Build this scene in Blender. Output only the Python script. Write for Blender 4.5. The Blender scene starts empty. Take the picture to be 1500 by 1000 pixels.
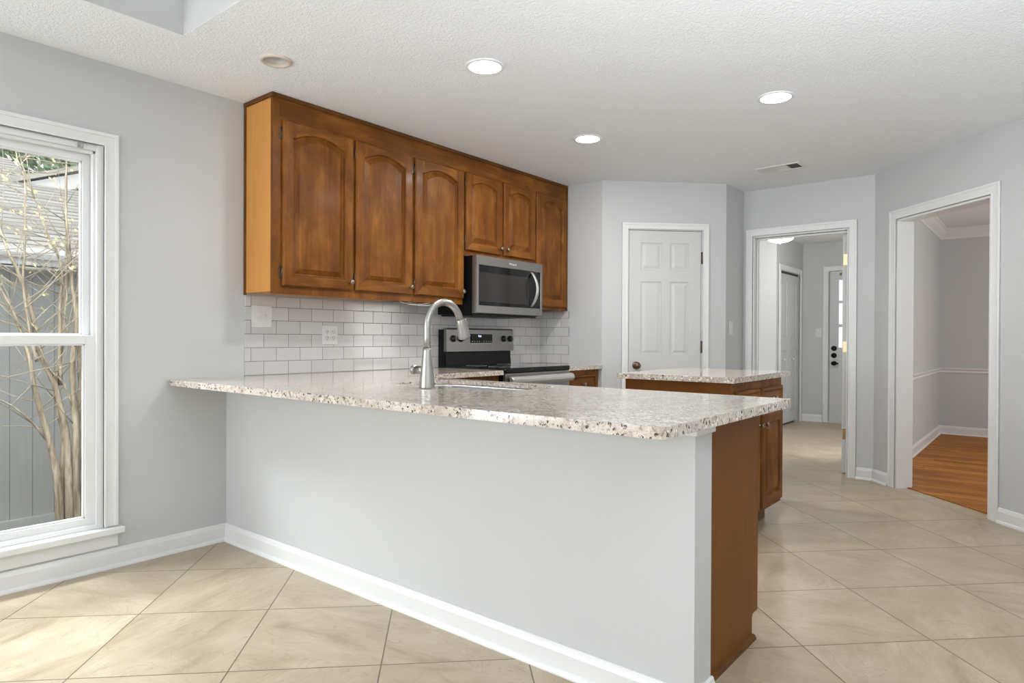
import bpy, bmesh, math, random
from mathutils import Matrix, Vector
from math import pi, sin, cos, radians, sqrt

# ------------------------------------------------------------------ scene, camera, sky, light, exposure
C = bpy.context.scene.collection
scn = bpy.context.scene
S2 = sqrt(0.5)

CAM_F, CAM_YAW, CAM_PITCH, CAM_ROLL = 961.04, 0.685017, -0.005116, 0.004358
CAM_LOC = Vector((3.5212, -1.7941, 1.1236))
cam_data = bpy.data.cameras.new('camera')
cam_data.sensor_width = 36.0
cam_data.lens = CAM_F / 1500.0 * 36.0
cam_data.clip_start = 0.02
cam = bpy.data.objects.new('camera', cam_data)
C.objects.link(cam)
_fwd = Vector((-sin(CAM_YAW) * cos(CAM_PITCH), cos(CAM_YAW) * cos(CAM_PITCH), sin(CAM_PITCH)))
_rt = Vector((cos(CAM_YAW), sin(CAM_YAW), 0))
_up = _rt.cross(_fwd)
_r2 = _rt * cos(CAM_ROLL) + _up * sin(CAM_ROLL)
_u2 = -_rt * sin(CAM_ROLL) + _up * cos(CAM_ROLL)
_m = Matrix((_r2, _u2, -_fwd)).transposed().to_4x4()
_m.translation = CAM_LOC
cam.matrix_world = _m
scn.camera = cam

world = bpy.data.worlds.new('overcast_sky')
scn.world = world
world.use_nodes = True
_bg = world.node_tree.nodes['Background']
_bg.inputs['Color'].default_value = (0.93, 0.97, 1.0, 1)
_bg.inputs['Strength'].default_value = 1.25


def area_light(name, loc, direction, sx, sy, watts, color=(1, 1, 1)):
    ld = bpy.data.lights.new(name, 'AREA')
    ld.shape = 'RECTANGLE'
    ld.size, ld.size_y, ld.energy, ld.color = sx, sy, watts, color
    o = bpy.data.objects.new(name, ld)
    o.location = loc
    o.rotation_euler = Vector(direction).to_track_quat('-Z', 'Y').to_euler()
    C.objects.link(o)
    return o


sun_data = bpy.data.lights.new('hazy_sun', 'SUN')
sun_data.energy = 1.0
sun_data.angle = radians(12)
sun_data.color = (1.0, 0.95, 0.86)
sun = bpy.data.objects.new('hazy_sun', sun_data)
sun.rotation_euler = Vector((-0.75, 0.35, -0.9)).to_track_quat('-Z', 'Z').to_euler()
C.objects.link(sun)

# area lamps for daylight at unseen openings, some only added as fill
area_light('daylight_patio', (1.35, -5.66, 1.15), (0, 1, 0), 2.3, 2.0, 62, (0.92, 0.965, 1.0))
area_light('side_fill', (4.66, -3.4, 1.25), (-1, 0, 0), 1.7, 1.6, 12, (0.93, 0.97, 1.0))  # added fill lamp, no window is known on this side
area_light('breakfast_fill', (-0.2, -3.6, 1.15), (0.8, 0.4, 0.75), 1.6, 1.8, 105, (0.92, 0.965, 1.0))  # added fill lamp, tilted up to brighten the left floor and ceiling
area_light('window_daylight_fill', (-0.50, -1.1, 2.50), (1.0, 0, -0.95), 1.3, 0.5, 235, (0.90, 0.95, 1.0))  # extra lamp hidden above the window, added to its daylight
area_light('dining_fill', (5.56, 5.2, 1.4), (-1, 0, 0), 1.5, 1.4, 36, (1.0, 0.98, 0.94))  # lamp added out of view to brighten the dining room
area_light('daylight_foyer', (-1.25, 5.3, 1.2), (1, 0.1, -0.25), 1.1, 1.5, 20, (0.94, 0.98, 1.0))
area_light('hall_fill', (2.40, 5.18, 1.15), (-1, 0.45, 0.05), 0.42, 1.7, 22, (0.96, 0.985, 1.0))  # added hall fill lamp, kept out of view
# unseen lamp added beside the camera to brighten the ceiling
ceil_fill = area_light('ceiling_fill', (4.1, -1.35, 1.3), (-0.2, 0.85, 1), 0.6, 0.6, 66, (0.90, 0.96, 1.0))
ceil_fill.data.spread = radians(125)

scn.view_settings.view_transform = 'Standard'
scn.view_settings.look = 'None'
scn.view_settings.gamma = 1.0
scn.view_settings.use_curve_mapping = False
scn.view_settings.exposure = 0.04

random.seed(11)


# ------------------------------------------------------------------ material helpers
def srgb(r, g, b):
    def f(c):
        c /= 255.0
        return c / 12.92 if c <= 0.04045 else ((c + 0.055) / 1.055) ** 2.4
    return (f(r), f(g), f(b), 1.0)


class NT:
    def __init__(self, name):
        self.m = bpy.data.materials.new(name)
        self.m.use_nodes = True
        self.t = self.m.node_tree
        self.b = self.t.nodes['Principled BSDF']

    def n(self, typ, **kw):
        nd = self.t.nodes.new(typ)
        for k, v in kw.items():
            if k.startswith('i_'):
                key = k[2:]
                key = int(key) if key.isdigit() else key.replace('_', ' ')
                nd.inputs[key].default_value = v
            else:
                setattr(nd, k, v)
        return nd

    def l(self, a, b):
        self.t.links.new(a, b)

    def math(self, op, a, b=None, c=None):
        nd = self.n('ShaderNodeMath', operation=op)
        for i, v in enumerate((a, b, c)):
            if v is None:
                continue
            if isinstance(v, (int, float)):
                nd.inputs[i].default_value = v
            else:
                self.l(v, nd.inputs[i])
        return nd.outputs[0]

    def ramp(self, fac, stops, interp='LINEAR'):
        nd = self.n('ShaderNodeValToRGB')
        cr = nd.color_ramp
        cr.interpolation = interp
        while len(cr.elements) < len(stops):
            cr.elements.new(0.5)
        for e, (p, c) in zip(cr.elements, stops):
            e.position = p
            e.color = c if len(c) == 4 else (*c, 1)
        self.l(fac, nd.inputs[0])
        return nd.outputs[0]

    def mix(self, fac, a, b, blend='MIX'):
        nd = self.n('ShaderNodeMix', data_type='RGBA', blend_type=blend)
        for s, v in ((nd.inputs[0], fac), (nd.inputs[6], a), (nd.inputs[7], b)):
            if isinstance(v, (int, float)):
                s.default_value = v
            elif isinstance(v, tuple):
                s.default_value = v
            else:
                self.l(v, s)
        return nd.outputs[2]

    def pos(self):
        return self.n('ShaderNodeNewGeometry').outputs['Position']

    def mapping(self, vec, loc=(0, 0, 0), rot=(0, 0, 0), scale=(1, 1, 1)):
        nd = self.n('ShaderNodeMapping')
        nd.inputs['Location'].default_value = loc
        nd.inputs['Rotation'].default_value = rot
        nd.inputs['Scale'].default_value = scale
        self.l(vec, nd.inputs['Vector'])
        return nd.outputs[0]

    def noise(self, vec, scale, detail=4, rough=0.5, dist=0.0):
        nd = self.n('ShaderNodeTexNoise')
        nd.inputs['Scale'].default_value = scale
        nd.inputs['Detail'].default_value = detail
        nd.inputs['Roughness'].default_value = rough
        nd.inputs['Distortion'].default_value = dist
        self.l(vec, nd.inputs['Vector'])
        return nd.outputs['Fac']

    def bump(self, height, strength=0.2, dist=0.002):
        nd = self.n('ShaderNodeBump')
        nd.inputs['Strength'].default_value = strength
        nd.inputs['Distance'].default_value = dist
        self.l(height, nd.inputs['Height'])
        self.l(nd.outputs[0], self.b.inputs['Normal'])

    def col(self, v):
        if isinstance(v, tuple):
            self.b.inputs['Base Color'].default_value = v
        else:
            self.l(v, self.b.inputs['Base Color'])

    def set(self, rough=0.5, metal=0.0, spec=0.5, coat=0.0, coat_rough=0.05):
        self.b.inputs['Roughness'].default_value = rough
        self.b.inputs['Metallic'].default_value = metal
        self.b.inputs['Specular IOR Level'].default_value = spec
        self.b.inputs['Coat Weight'].default_value = coat
        self.b.inputs['Coat Roughness'].default_value = coat_rough


def plain(name, color, rough=0.5, metal=0.0, spec=0.5, nscale=60, amount=0.04, bump=0.0):
    t = NT(name)
    nz = t.noise(t.pos(), nscale, 3)
    dark = tuple(c * (1 - amount) for c in color[:3]) + (1,)
    lite = tuple(min(1, c * (1 + amount)) for c in color[:3]) + (1,)
    t.col(t.mix(nz, dark, lite))
    t.set(rough, metal, spec)
    if bump:
        t.bump(nz, bump, 0.001)
    return t.m


def wall_paint():
    t = NT('grey_wall_paint')
    p = t.pos()
    t.col(t.mix(t.noise(p, 2.0, 2), (0.552, 0.560, 0.562, 1), (0.575, 0.583, 0.585, 1)))
    t.set(0.55, 0, 0.35)
    t.bump(t.noise(p, 260, 2), 0.08, 0.0006)
    return t.m


def ceiling_tex(name, c):
    t = NT(name)
    p = t.pos()
    a = t.noise(p, 85, 3, 0.6, 0.4)
    b = t.ramp(a, [(0.40, (0, 0, 0)), (0.62, (1, 1, 1))])
    t.col(t.mix(a, tuple(x * 0.97 for x in c[:3]) + (1,), c))
    t.set(0.85, 0, 0.2)
    t.bump(b, 0.6, 0.0035)
    return t.m


def floor_tile():
    TS = 0.5075
    t = NT('beige_stone_floor_tile')
    p = t.pos()
    q = t.mapping(t.mapping(p, loc=(-2.8315, -1.4593, 0)), rot=(0, 0, radians(45)), scale=(1 / TS, 1 / TS, 1))
    sp = t.n('ShaderNodeSeparateXYZ')
    t.l(q, sp.inputs[0])
    u, v = sp.outputs[0], sp.outputs[1]
    fu, fv = t.math('FLOOR', u), t.math('FLOOR', v)
    cu = t.n('ShaderNodeCombineXYZ')
    t.l(fu, cu.inputs[0]); t.l(fv, cu.inputs[1])
    wn = t.n('ShaderNodeTexWhiteNoise', noise_dimensions='3D')
    t.l(cu.outputs[0], wn.inputs['Vector'])
    rnd = wn.outputs['Value']
    # distance to the nearest joint, in tile units
    au = t.math('ABSOLUTE', t.math('SUBTRACT', t.math('FRACT', u), 0.5))
    av = t.math('ABSOLUTE', t.math('SUBTRACT', t.math('FRACT', v), 0.5))
    edge = t.math('SUBTRACT', 0.5, t.math('MAXIMUM', au, av))
    grout = t.math('LESS_THAN', edge, 0.0044)
    # veining: streaks along one tile axis, shifted per tile
    off = t.n('ShaderNodeVectorMath', operation='MULTIPLY_ADD')
    t.l(wn.outputs['Color'], off.inputs[0]); off.inputs[1].default_value = (17, 17, 17); t.l(q, off.inputs[2])
    turn = t.n('ShaderNodeVectorRotate', rotation_type='Z_AXIS')
    t.l(off.outputs[0], turn.inputs['Vector'])
    t.l(t.math('MULTIPLY_ADD', t.math('FLOOR', t.math('MULTIPLY', rnd, 4.0)), 1.5708, 0.5), turn.inputs['Angle'])
    st = t.mapping(turn.outputs[0], scale=(1.0, 2.3, 1))
    n1 = t.noise(st, 1.5, 8, 0.60, 0.7)
    n2 = t.noise(t.mapping(turn.outputs[0], scale=(1.2, 4.5, 1)), 2.0, 8, 0.66, 0.6)
    n3 = t.noise(off.outputs[0], 2.2, 3, 0.5)
    base = t.ramp(n1, [(0.28, (0.32, 0.247, 0.158)), (0.42, (0.42, 0.34, 0.235)), (0.60, (0.48, 0.40, 0.288)), (0.80, (0.57, 0.495, 0.385))])
    base = t.mix(t.ramp(n2, [(0.48, (0, 0, 0)), (0.78, (0.32, 0.32, 0.32))]), base, (0.64, 0.565, 0.455, 1))
    base = t.mix(t.ramp(n3, [(0.45, (0, 0, 0)), (0.75, (0.45, 0.45, 0.45))]), base, (0.32, 0.245, 0.16, 1))
    vein = t.ramp(t.noise(st, 1.1, 6, 0.55, 2.6), [(0.490, (0, 0, 0)), (0.5, (0.45, 0.45, 0.45)), (0.510, (0, 0, 0))])
    base = t.mix(vein, base, (0.27, 0.195, 0.12, 1))
    base = t.mix(t.math('MULTIPLY', rnd, 0.22), base, (0.40, 0.31, 0.205, 1))
    t.col(t.mix(grout, base, (0.12, 0.084, 0.052, 1)))
    t.set(0.30, 0, 0.35)
    h = t.math('SUBTRACT', t.math('MULTIPLY', n1, 0.25), t.math('MULTIPLY', grout, 1.0))
    t.bump(h, 0.25, 0.0015)
    rr = t.n('ShaderNodeMapRange')
    t.l(n1, rr.inputs[0]); rr.inputs[3].default_value = 0.24; rr.inputs[4].default_value = 0.42
    t.l(rr.outputs[0], t.b.inputs['Roughness'])
    return t.m


def wood_floor():
    t = NT('honey_oak_strip_floor')
    p = t.pos()
    sp = t.n('ShaderNodeSeparateXYZ'); t.l(p, sp.inputs[0])
    row = t.math('FLOOR', t.math('DIVIDE', sp.outputs[1], 0.057))
    wn0 = t.n('ShaderNodeTexWhiteNoise', noise_dimensions='1D'); t.l(row, wn0.inputs['W'])
    xs = t.math('DIVIDE', t.math('ADD', sp.outputs[0], t.math('MULTIPLY', wn0.outputs['Value'], 3.0)), 0.7)
    cell = t.n('ShaderNodeCombineXYZ'); t.l(row, cell.inputs[0]); t.l(t.math('FLOOR', xs), cell.inputs[1])
    wn = t.n('ShaderNodeTexWhiteNoise', noise_dimensions='3D'); t.l(cell.outputs[0], wn.inputs['Vector'])
    g = t.noise(t.mapping(p, scale=(1.4, 26, 1)), 3.0, 6, 0.6, 0.4)
    c1 = t.ramp(wn.outputs['Value'], [(0.0, (0.32, 0.108, 0.012)), (0.5, (0.46, 0.172, 0.020)), (1.0, (0.58, 0.235, 0.034))])
    c2 = t.mix(t.ramp(g, [(0.40, (0.55, 0.55, 0.55)), (0.62, (0, 0, 0))]), c1, (0.21, 0.078, 0.015, 1))
    seam = t.math('LESS_THAN', t.math('FRACT', t.math('DIVIDE', sp.outputs[1], 0.057)), 0.03)
    t.col(t.mix(seam, c2, (0.13, 0.045, 0.01, 1)))
    t.set(0.5, 0, 0.15)
    t.bump(g, 0.06, 0.001)
    return t.m


def stained_wood(name, dark, mid, light, axis=2, rough=0.42, blotch=1.0, coat=0.04):
    t = NT(name)
    p = t.pos()
    sc = [10, 10, 10]
    sc[axis] = 1.2
    wav = t.noise(t.mapping(p, scale=tuple(sc)), 1.5, 5, 0.55, 1.2)
    sc2 = [70, 70, 70]
    sc2[axis] = 2.2
    fine = t.noise(t.mapping(p, scale=tuple(sc2)), 2.4, 4, 0.6)
    sc3 = [2.6, 2.6, 2.6]
    sc3[axis] = 1.5
    blo = t.noise(t.mapping(p, scale=tuple(sc3)), 2.6, 4, 0.55, 0.5)
    f = t.math('ADD', t.math('MULTIPLY', wav, 0.36), t.math('ADD', t.math('MULTIPLY', fine, 0.13), t.math('MULTIPLY', blo, 0.51 * blotch)))
    lo, hi = 0.5 - 0.21, 0.5 + 0.19
    if blotch < 0.9:
        f = t.math('ADD', f, 0.51 * 0.5 * (1 - blotch))
        lo, hi = lo - 0.1, hi - 0.1
    t.col(t.ramp(f, [(lo, dark), ((lo + hi) / 2, mid), (hi, light)]))
    t.set(rough, 0, 0.16, coat, 0.15)
    t.bump(fine, 0.03, 0.0006)
    return t.m


def granite():
    t = NT('speckled_cream_granite')
    p = t.pos()
    big = t.noise(p, 16, 5, 0.6, 0.6)
    med = t.noise(p, 75, 5, 0.65, 0.5)
    sm = t.noise(p, 190, 3, 0.6)
    base = t.ramp(big, [(0.32, (0.47, 0.405, 0.34)), (0.5, (0.62, 0.56, 0.49)), (0.68, (0.74, 0.70, 0.64))])
    base = t.mix(t.ramp(sm, [(0.50, (0, 0, 0)), (0.66, (0.8, 0.8, 0.8))]), base, (0.36, 0.29, 0.23, 1))
    base = t.mix(t.ramp(med, [(0.55, (0, 0, 0)), (0.61, (0.8, 0.8, 0.8))]), base, (0.24, 0.185, 0.15, 1))
    vo = t.n('ShaderNodeTexVoronoi', feature='F1'); vo.inputs['Scale'].default_value = 85
    t.l(p, vo.inputs['Vector'])
    wn = t.n('ShaderNodeSeparateColor'); t.l(vo.outputs['Color'], wn.inputs[0])
    chip = t.math('MULTIPLY', t.math('GREATER_THAN', wn.outputs[0], 0.70), t.math('LESS_THAN', vo.outputs['Distance'], 0.5))
    chip = t.math('MULTIPLY', chip, t.math('GREATER_THAN', big, 0.44))
    chip = t.math('MULTIPLY', chip, t.math('GREATER_THAN', t.noise(p, 150, 4, 0.6), 0.47))
    base = t.mix(chip, base, (0.07, 0.054, 0.045, 1))
    chip2 = t.math('MULTIPLY', t.math('LESS_THAN', wn.outputs[1], 0.12), t.math('LESS_THAN', vo.outputs['Distance'], 0.45))
    base = t.mix(chip2, base, (0.82, 0.79, 0.74, 1))
    t.col(base)
    t.set(0.09, 0, 0.55)
    return t.m


def subway(name, axis, off_u, z0):
    """white 3x6 wall tile in running bond; axis is the wall's horizontal direction (0 = x, 1 = y)"""
    W, Hh = 0.1585, 0.0785
    t = NT(name)
    p = t.pos()
    sp = t.n('ShaderNodeSeparateXYZ'); t.l(p, sp.inputs[0])
    v = t.math('DIVIDE', t.math('SUBTRACT', sp.outputs[2], z0), Hh)
    row = t.math('FLOOR', v)
    odd = t.math('MULTIPLY', t.math('PINGPONG', row, 1.0), 0.5)
    u = t.math('ADD', t.math('DIVIDE', t.math('SUBTRACT', sp.outputs[axis], off_u), W), odd)
    fu = t.math('FRACT', u); fv = t.math('FRACT', v)
    gu = t.math('GREATER_THAN', t.math('ABSOLUTE', t.math('SUBTRACT', fu, 0.5)), 0.5 - 0.0105)
    gv = t.math('GREATER_THAN', t.math('ABSOLUTE', t.math('SUBTRACT', fv, 0.5)), 0.5 - 0.021)
    g = t.math('MAXIMUM', gu, gv)
    cc = t.n('ShaderNodeCombineXYZ'); t.l(t.math('FLOOR', u), cc.inputs[0]); t.l(row, cc.inputs[1])
    wn = t.n('ShaderNodeTexWhiteNoise', noise_dimensions='3D'); t.l(cc.outputs[0], wn.inputs['Vector'])
    tile = t.mix(wn.outputs['Value'], (0.55, 0.545, 0.535, 1), (0.61, 0.605, 0.595, 1))
    t.col(t.mix(g, tile, (0.21, 0.20, 0.185, 1)))
    mr = t.n('ShaderNodeMapRange'); t.l(g, mr.inputs[0]); mr.inputs[3].default_value = 0.12; mr.inputs[4].default_value = 0.8
    t.l(mr.outputs[0], t.b.inputs['Roughness'])
    wob = t.noise(p, 9, 1)
    t.bump(t.math('SUBTRACT', t.math('MULTIPLY', wob, 0.35), g), 0.3, 0.0015)
    return t.m


def brushed(name, c, rough, axis=0, metal=1.0):
    t = NT(name)
    sc = [220, 220, 220]
    sc[axis] = 3
    nz = t.noise(t.mapping(t.pos(), scale=tuple(sc)), 1.0, 3)
    t.col(t.mix(nz, tuple(x * 0.92 for x in c) + (1,), tuple(c) + (1,)))
    t.set(rough, metal)
    t.bump(nz, 0.02, 0.0003)
    return t.m


def emitter(name, c, strength):
    t = NT(name)
    t.col((0.9, 0.9, 0.9, 1))
    t.b.inputs['Emission Color'].default_value = (*c, 1)
    t.b.inputs['Emission Strength'].default_value = strength
    nz = t.noise(t.pos(), 30, 1)
    t.l(t.math('ADD', t.math('MULTIPLY', nz, 0.05), 0.5), t.b.inputs['Roughness'])
    return t.m


def pane_glass(name, tint=(0.97, 0.985, 0.98)):
    m = bpy.data.materials.new(name)
    m.use_nodes = True
    t = m.node_tree
    t.nodes.remove(t.nodes['Principled BSDF'])
    tr = t.nodes.new('ShaderNodeBsdfTransparent'); tr.inputs[0].default_value = (*tint, 1)
    gl = t.nodes.new('ShaderNodeBsdfGlossy'); gl.inputs['Roughness'].default_value = 0.0
    lw = t.nodes.new('ShaderNodeLayerWeight'); lw.inputs['Blend'].default_value = 0.5
    pw_ = t.nodes.new('ShaderNodeMath'); pw_.operation = 'POWER'; pw_.inputs[1].default_value = 4.0
    t.links.new(lw.outputs['Facing'], pw_.inputs[0])
    fr = t.nodes.new('ShaderNodeMath'); fr.operation = 'MULTIPLY_ADD'; fr.inputs[1].default_value = 0.8; fr.inputs[2].default_value = 0.03
    t.links.new(pw_.outputs[0], fr.inputs[0])
    mx = t.nodes.new('ShaderNodeMixShader')
    t.links.new(fr.outputs[0], mx.inputs[0]); t.links.new(tr.outputs[0], mx.inputs[1]); t.links.new(gl.outputs[0], mx.inputs[2])
    t.links.new(mx.outputs[0], t.nodes['Material Output'].inputs['Surface'])
    return m


def shingle():
    t = NT('weathered_asphalt_shingle')
    p = t.pos()
    sp = t.n('ShaderNodeSeparateXYZ'); t.l(p, sp.inputs[0])
    wob = t.noise(t.mapping(p, scale=(2, 3, 2)), 2.5, 3)
    v = t.math('DIVIDE', t.math('ADD', sp.outputs[0], t.math('MULTIPLY', wob, 0.03)), 0.105)
    row = t.math('FLOOR', v)
    w0 = t.n('ShaderNodeTexWhiteNoise', noise_dimensions='1D'); t.l(row, w0.inputs['W'])
    u = t.math('FLOOR', t.math('ADD', t.math('DIVIDE', sp.outputs[1], 0.22), t.math('MULTIPLY', w0.outputs['Value'], 7.0)))
    cc = t.n('ShaderNodeCombineXYZ'); t.l(u, cc.inputs[0]); t.l(row, cc.inputs[1])
    wn = t.n('ShaderNodeTexWhiteNoise', noise_dimensions='3D'); t.l(cc.outputs[0], wn.inputs['Vector'])
    tab = t.ramp(wn.outputs['Value'], [(0.0, (0.33, 0.305, 0.28)), (1.0, (0.55, 0.515, 0.475))])
    line = t.math('LESS_THAN', t.math('FRACT', v), t.math('MULTIPLY_ADD', wn.outputs['Value'], 0.26, 0.10))
    c = t.mix(line, tab, (0.13, 0.115, 0.105, 1))
    t.col(t.mix(t.math('MULTIPLY', t.noise(p, 40, 4), 0.3), c, (0.60, 0.57, 0.53, 1)))
    t.set(0.9)
    return t.m


def siding():
    t = NT('grey_grooved_panel_siding')
    p = t.pos()
    sp = t.n('ShaderNodeSeparateXYZ'); t.l(p, sp.inputs[0])
    f = t.math('FRACT', t.math('DIVIDE', t.math('ADD', sp.outputs[1], 10.02), 0.155))
    g = t.math('LESS_THAN', f, 0.045)
    nz = t.noise(t.mapping(p, scale=(20, 20, 1.5)), 2, 4)
    t.col(t.mix(g, t.mix(nz, (0.31, 0.315, 0.30, 1), (0.38, 0.385, 0.365, 1)), (0.20, 0.205, 0.20, 1)))
    t.set(0.8)
    t.bump(t.math('SUBTRACT', 0.0, g), 0.5, 0.004)
    return t.m


def bark():
    t = NT('peeling_tan_bark')
    p = t.pos()
    nz = t.noise(t.mapping(p, scale=(22, 22, 4)), 1.5, 5, 0.6, 0.4)
    t.col(t.ramp(nz, [(0.34, (0.15, 0.115, 0.08)), (0.5, (0.30, 0.235, 0.155)), (0.66, (0.43, 0.365, 0.265))]))
    t.set(0.85)
    t.bump(nz, 0.3, 0.004)
    return t.m


def leafy(name, a, b):
    t = NT(name)
    t.col(t.mix(t.noise(t.pos(), 3.5, 3), a, b))
    t.set(0.7)
    return t.m


def mulch():
    t = NT('brown_leaf_mulch')
    p = t.pos()
    nz = t.noise(p, 26, 6, 0.7)
    t.col(t.ramp(nz, [(0.36, (0.06, 0.045, 0.033)), (0.55, (0.15, 0.115, 0.085)), (0.7, (0.28, 0.235, 0.19))]))
    t.set(0.95)
    t.bump(nz, 0.6, 0.02)
    return t.m


WALL = wall_paint()
CEIL = ceiling_tex('knockdown_ceiling_texture', (0.87, 0.89, 0.91, 1))
FLAT_CEIL = plain('flat_white_ceiling', (0.78, 0.775, 0.76, 1), 0.8)
TRIM = plain('white_semigloss_trim', (0.755, 0.76, 0.755, 1), 0.32, 0, 0.45, 8, 0.01)
DOORW = plain('white_door_paint', (0.60, 0.605, 0.60, 1), 0.36, 0, 0.45, 8, 0.01)
TILE = floor_tile()
WOODFLOOR = wood_floor()
CAB = stained_wood('brown_stained_cabinet_wood', (0.075, 0.023, 0.003), (0.165, 0.056, 0.0075), (0.31, 0.125, 0.021))
CAB_H = stained_wood('brown_stained_rail_wood', (0.075, 0.023, 0.003), (0.165, 0.056, 0.0075), (0.31, 0.125, 0.021), axis=1)
CAB_SIDE = stained_wood('pale_side_panel_wood', (0.46, 0.20, 0.044), (0.55, 0.25, 0.06), (0.62, 0.295, 0.08), blotch=0.5)  # side panel wood, set paler than the doors
CAB_PANEL = stained_wood('brown_stained_end_veneer', (0.125, 0.041, 0.0055), (0.155, 0.053, 0.0075), (0.19, 0.067, 0.010), blotch=0.5, rough=0.42, coat=0.0)
CAB_TRIM = stained_wood('dark_stained_edge_trim', (0.075, 0.028, 0.006), (0.12, 0.047, 0.010), (0.18, 0.075, 0.017), axis=1)
CAB_IN = plain('dark_toe_kick_wood', (0.12, 0.055, 0.018, 1), 0.5)
GRANITE = granite()
TILE_W = subway('white_subway_tile_long_run', 1, 0.237, 0.9055)
TILE_E = subway('white_subway_tile_return', 0, 0.0765, 0.9055)
STEEL = brushed('brushed_stainless_steel', (0.255, 0.247, 0.235), 0.36, 1, 0.85)
STEEL_L = brushed('satin_stainless_handle', (0.56, 0.555, 0.54), 0.38, 2, 0.7)
NICKEL = brushed('brushed_nickel', (0.44, 0.43, 0.41), 0.32, 2)
SINKST = brushed('bright_sink_steel', (0.75, 0.75, 0.75), 0.28, 0)
BLACK = plain('black_enamel', (0.006, 0.006, 0.006, 1), 0.4, 0, 0.18)
BLACKG = plain('black_glass', (0.006, 0.006, 0.007, 1), 0.05, 0, 0.45)
WINDOWG = plain('smoked_oven_glass', (0.030, 0.025, 0.022, 1), 0.06, 0, 0.5)
DARKPL = plain('black_plastic', (0.010, 0.010, 0.010, 1), 0.4, 0, 0.25)
BRONZE = plain('antique_bronze', (0.16, 0.11, 0.07, 1), 0.34, 0.9)
DKBRONZE = plain('dark_bronze_hinge', (0.10, 0.066, 0.042, 1), 0.32, 0.8)
PEWTER = plain('antique_brass_knob', (0.27, 0.205, 0.14, 1), 0.36, 0.85)
BRASS = plain('pale_brass', (0.72, 0.55, 0.32, 1), 0.35, 0.85)
PLASTIC = plain('white_plastic_plate', (0.70, 0.695, 0.685, 1), 0.35)
IVORY = plain('beige_light_trim', (0.60, 0.53, 0.455, 1), 0.45)
BAFFLE = plain('grey_light_baffle', (0.66, 0.65, 0.64, 1), 0.6)
SLOT = plain('dark_slot', (0.05, 0.045, 0.04, 1), 0.6)
VENTM = plain('vent_white_metal', (0.74, 0.73, 0.71, 1), 0.45)
VENT_SHADE = plain('painted_vent_shade', (0.05, 0.045, 0.04, 1), 0.9)  # dark colour that stands for the shade behind the louvres
CABLE = plain('white_cable', (0.72, 0.70, 0.66, 1), 0.5)
LAMP = emitter('lit_led_lens', (1.0, 0.985, 0.95), 9.0)
DOMELAMP = emitter('lit_dome_glass', (1.0, 0.97, 0.92), 6.0)
CLOCK = emitter('blue_white_clock_digits', (0.45, 0.6, 1.0), 2.2)
GLASS = pane_glass('clear_window_pane')
SILVERTXT = plain('pale_silver_print', (0.72, 0.72, 0.71, 1), 0.4)
BRACKET = plain('zinc_bracket', (0.40, 0.40, 0.39, 1), 0.4, 0.8)
SHINGLE = shingle()
SIDING = siding()
FASCIA = plain('white_painted_fascia', (0.78, 0.77, 0.75, 1), 0.6)
GUTTER = plain('white_gutter', (0.80, 0.80, 0.79, 1), 0.5)
BARK = bark()
TWIG = plain('pale_twig_bark', (0.30, 0.245, 0.175, 1), 0.8, nscale=12, amount=0.2)
BUD = leafy('yellow_green_buds', (0.62, 0.55, 0.20, 1), (0.74, 0.66, 0.36, 1))
LEAF_A = leafy('dark_evergreen_leaves', (0.10, 0.18, 0.10, 1), (0.36, 0.46, 0.27, 1))
LEAF_B = leafy('olive_yellow_leaves', (0.36, 0.38, 0.20, 1), (0.66, 0.62, 0.42, 1))
MULCH = mulch()


# ------------------------------------------------------------------ mesh helpers
def frame(o, u, v, w):
    """local (u, v, w) -> world"""
    m = Matrix((Vector(u), Vector(v), Vector(w))).transposed().to_4x4()
    m.translation = Vector(o)
    return m


ID = Matrix.Identity(4)


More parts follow.
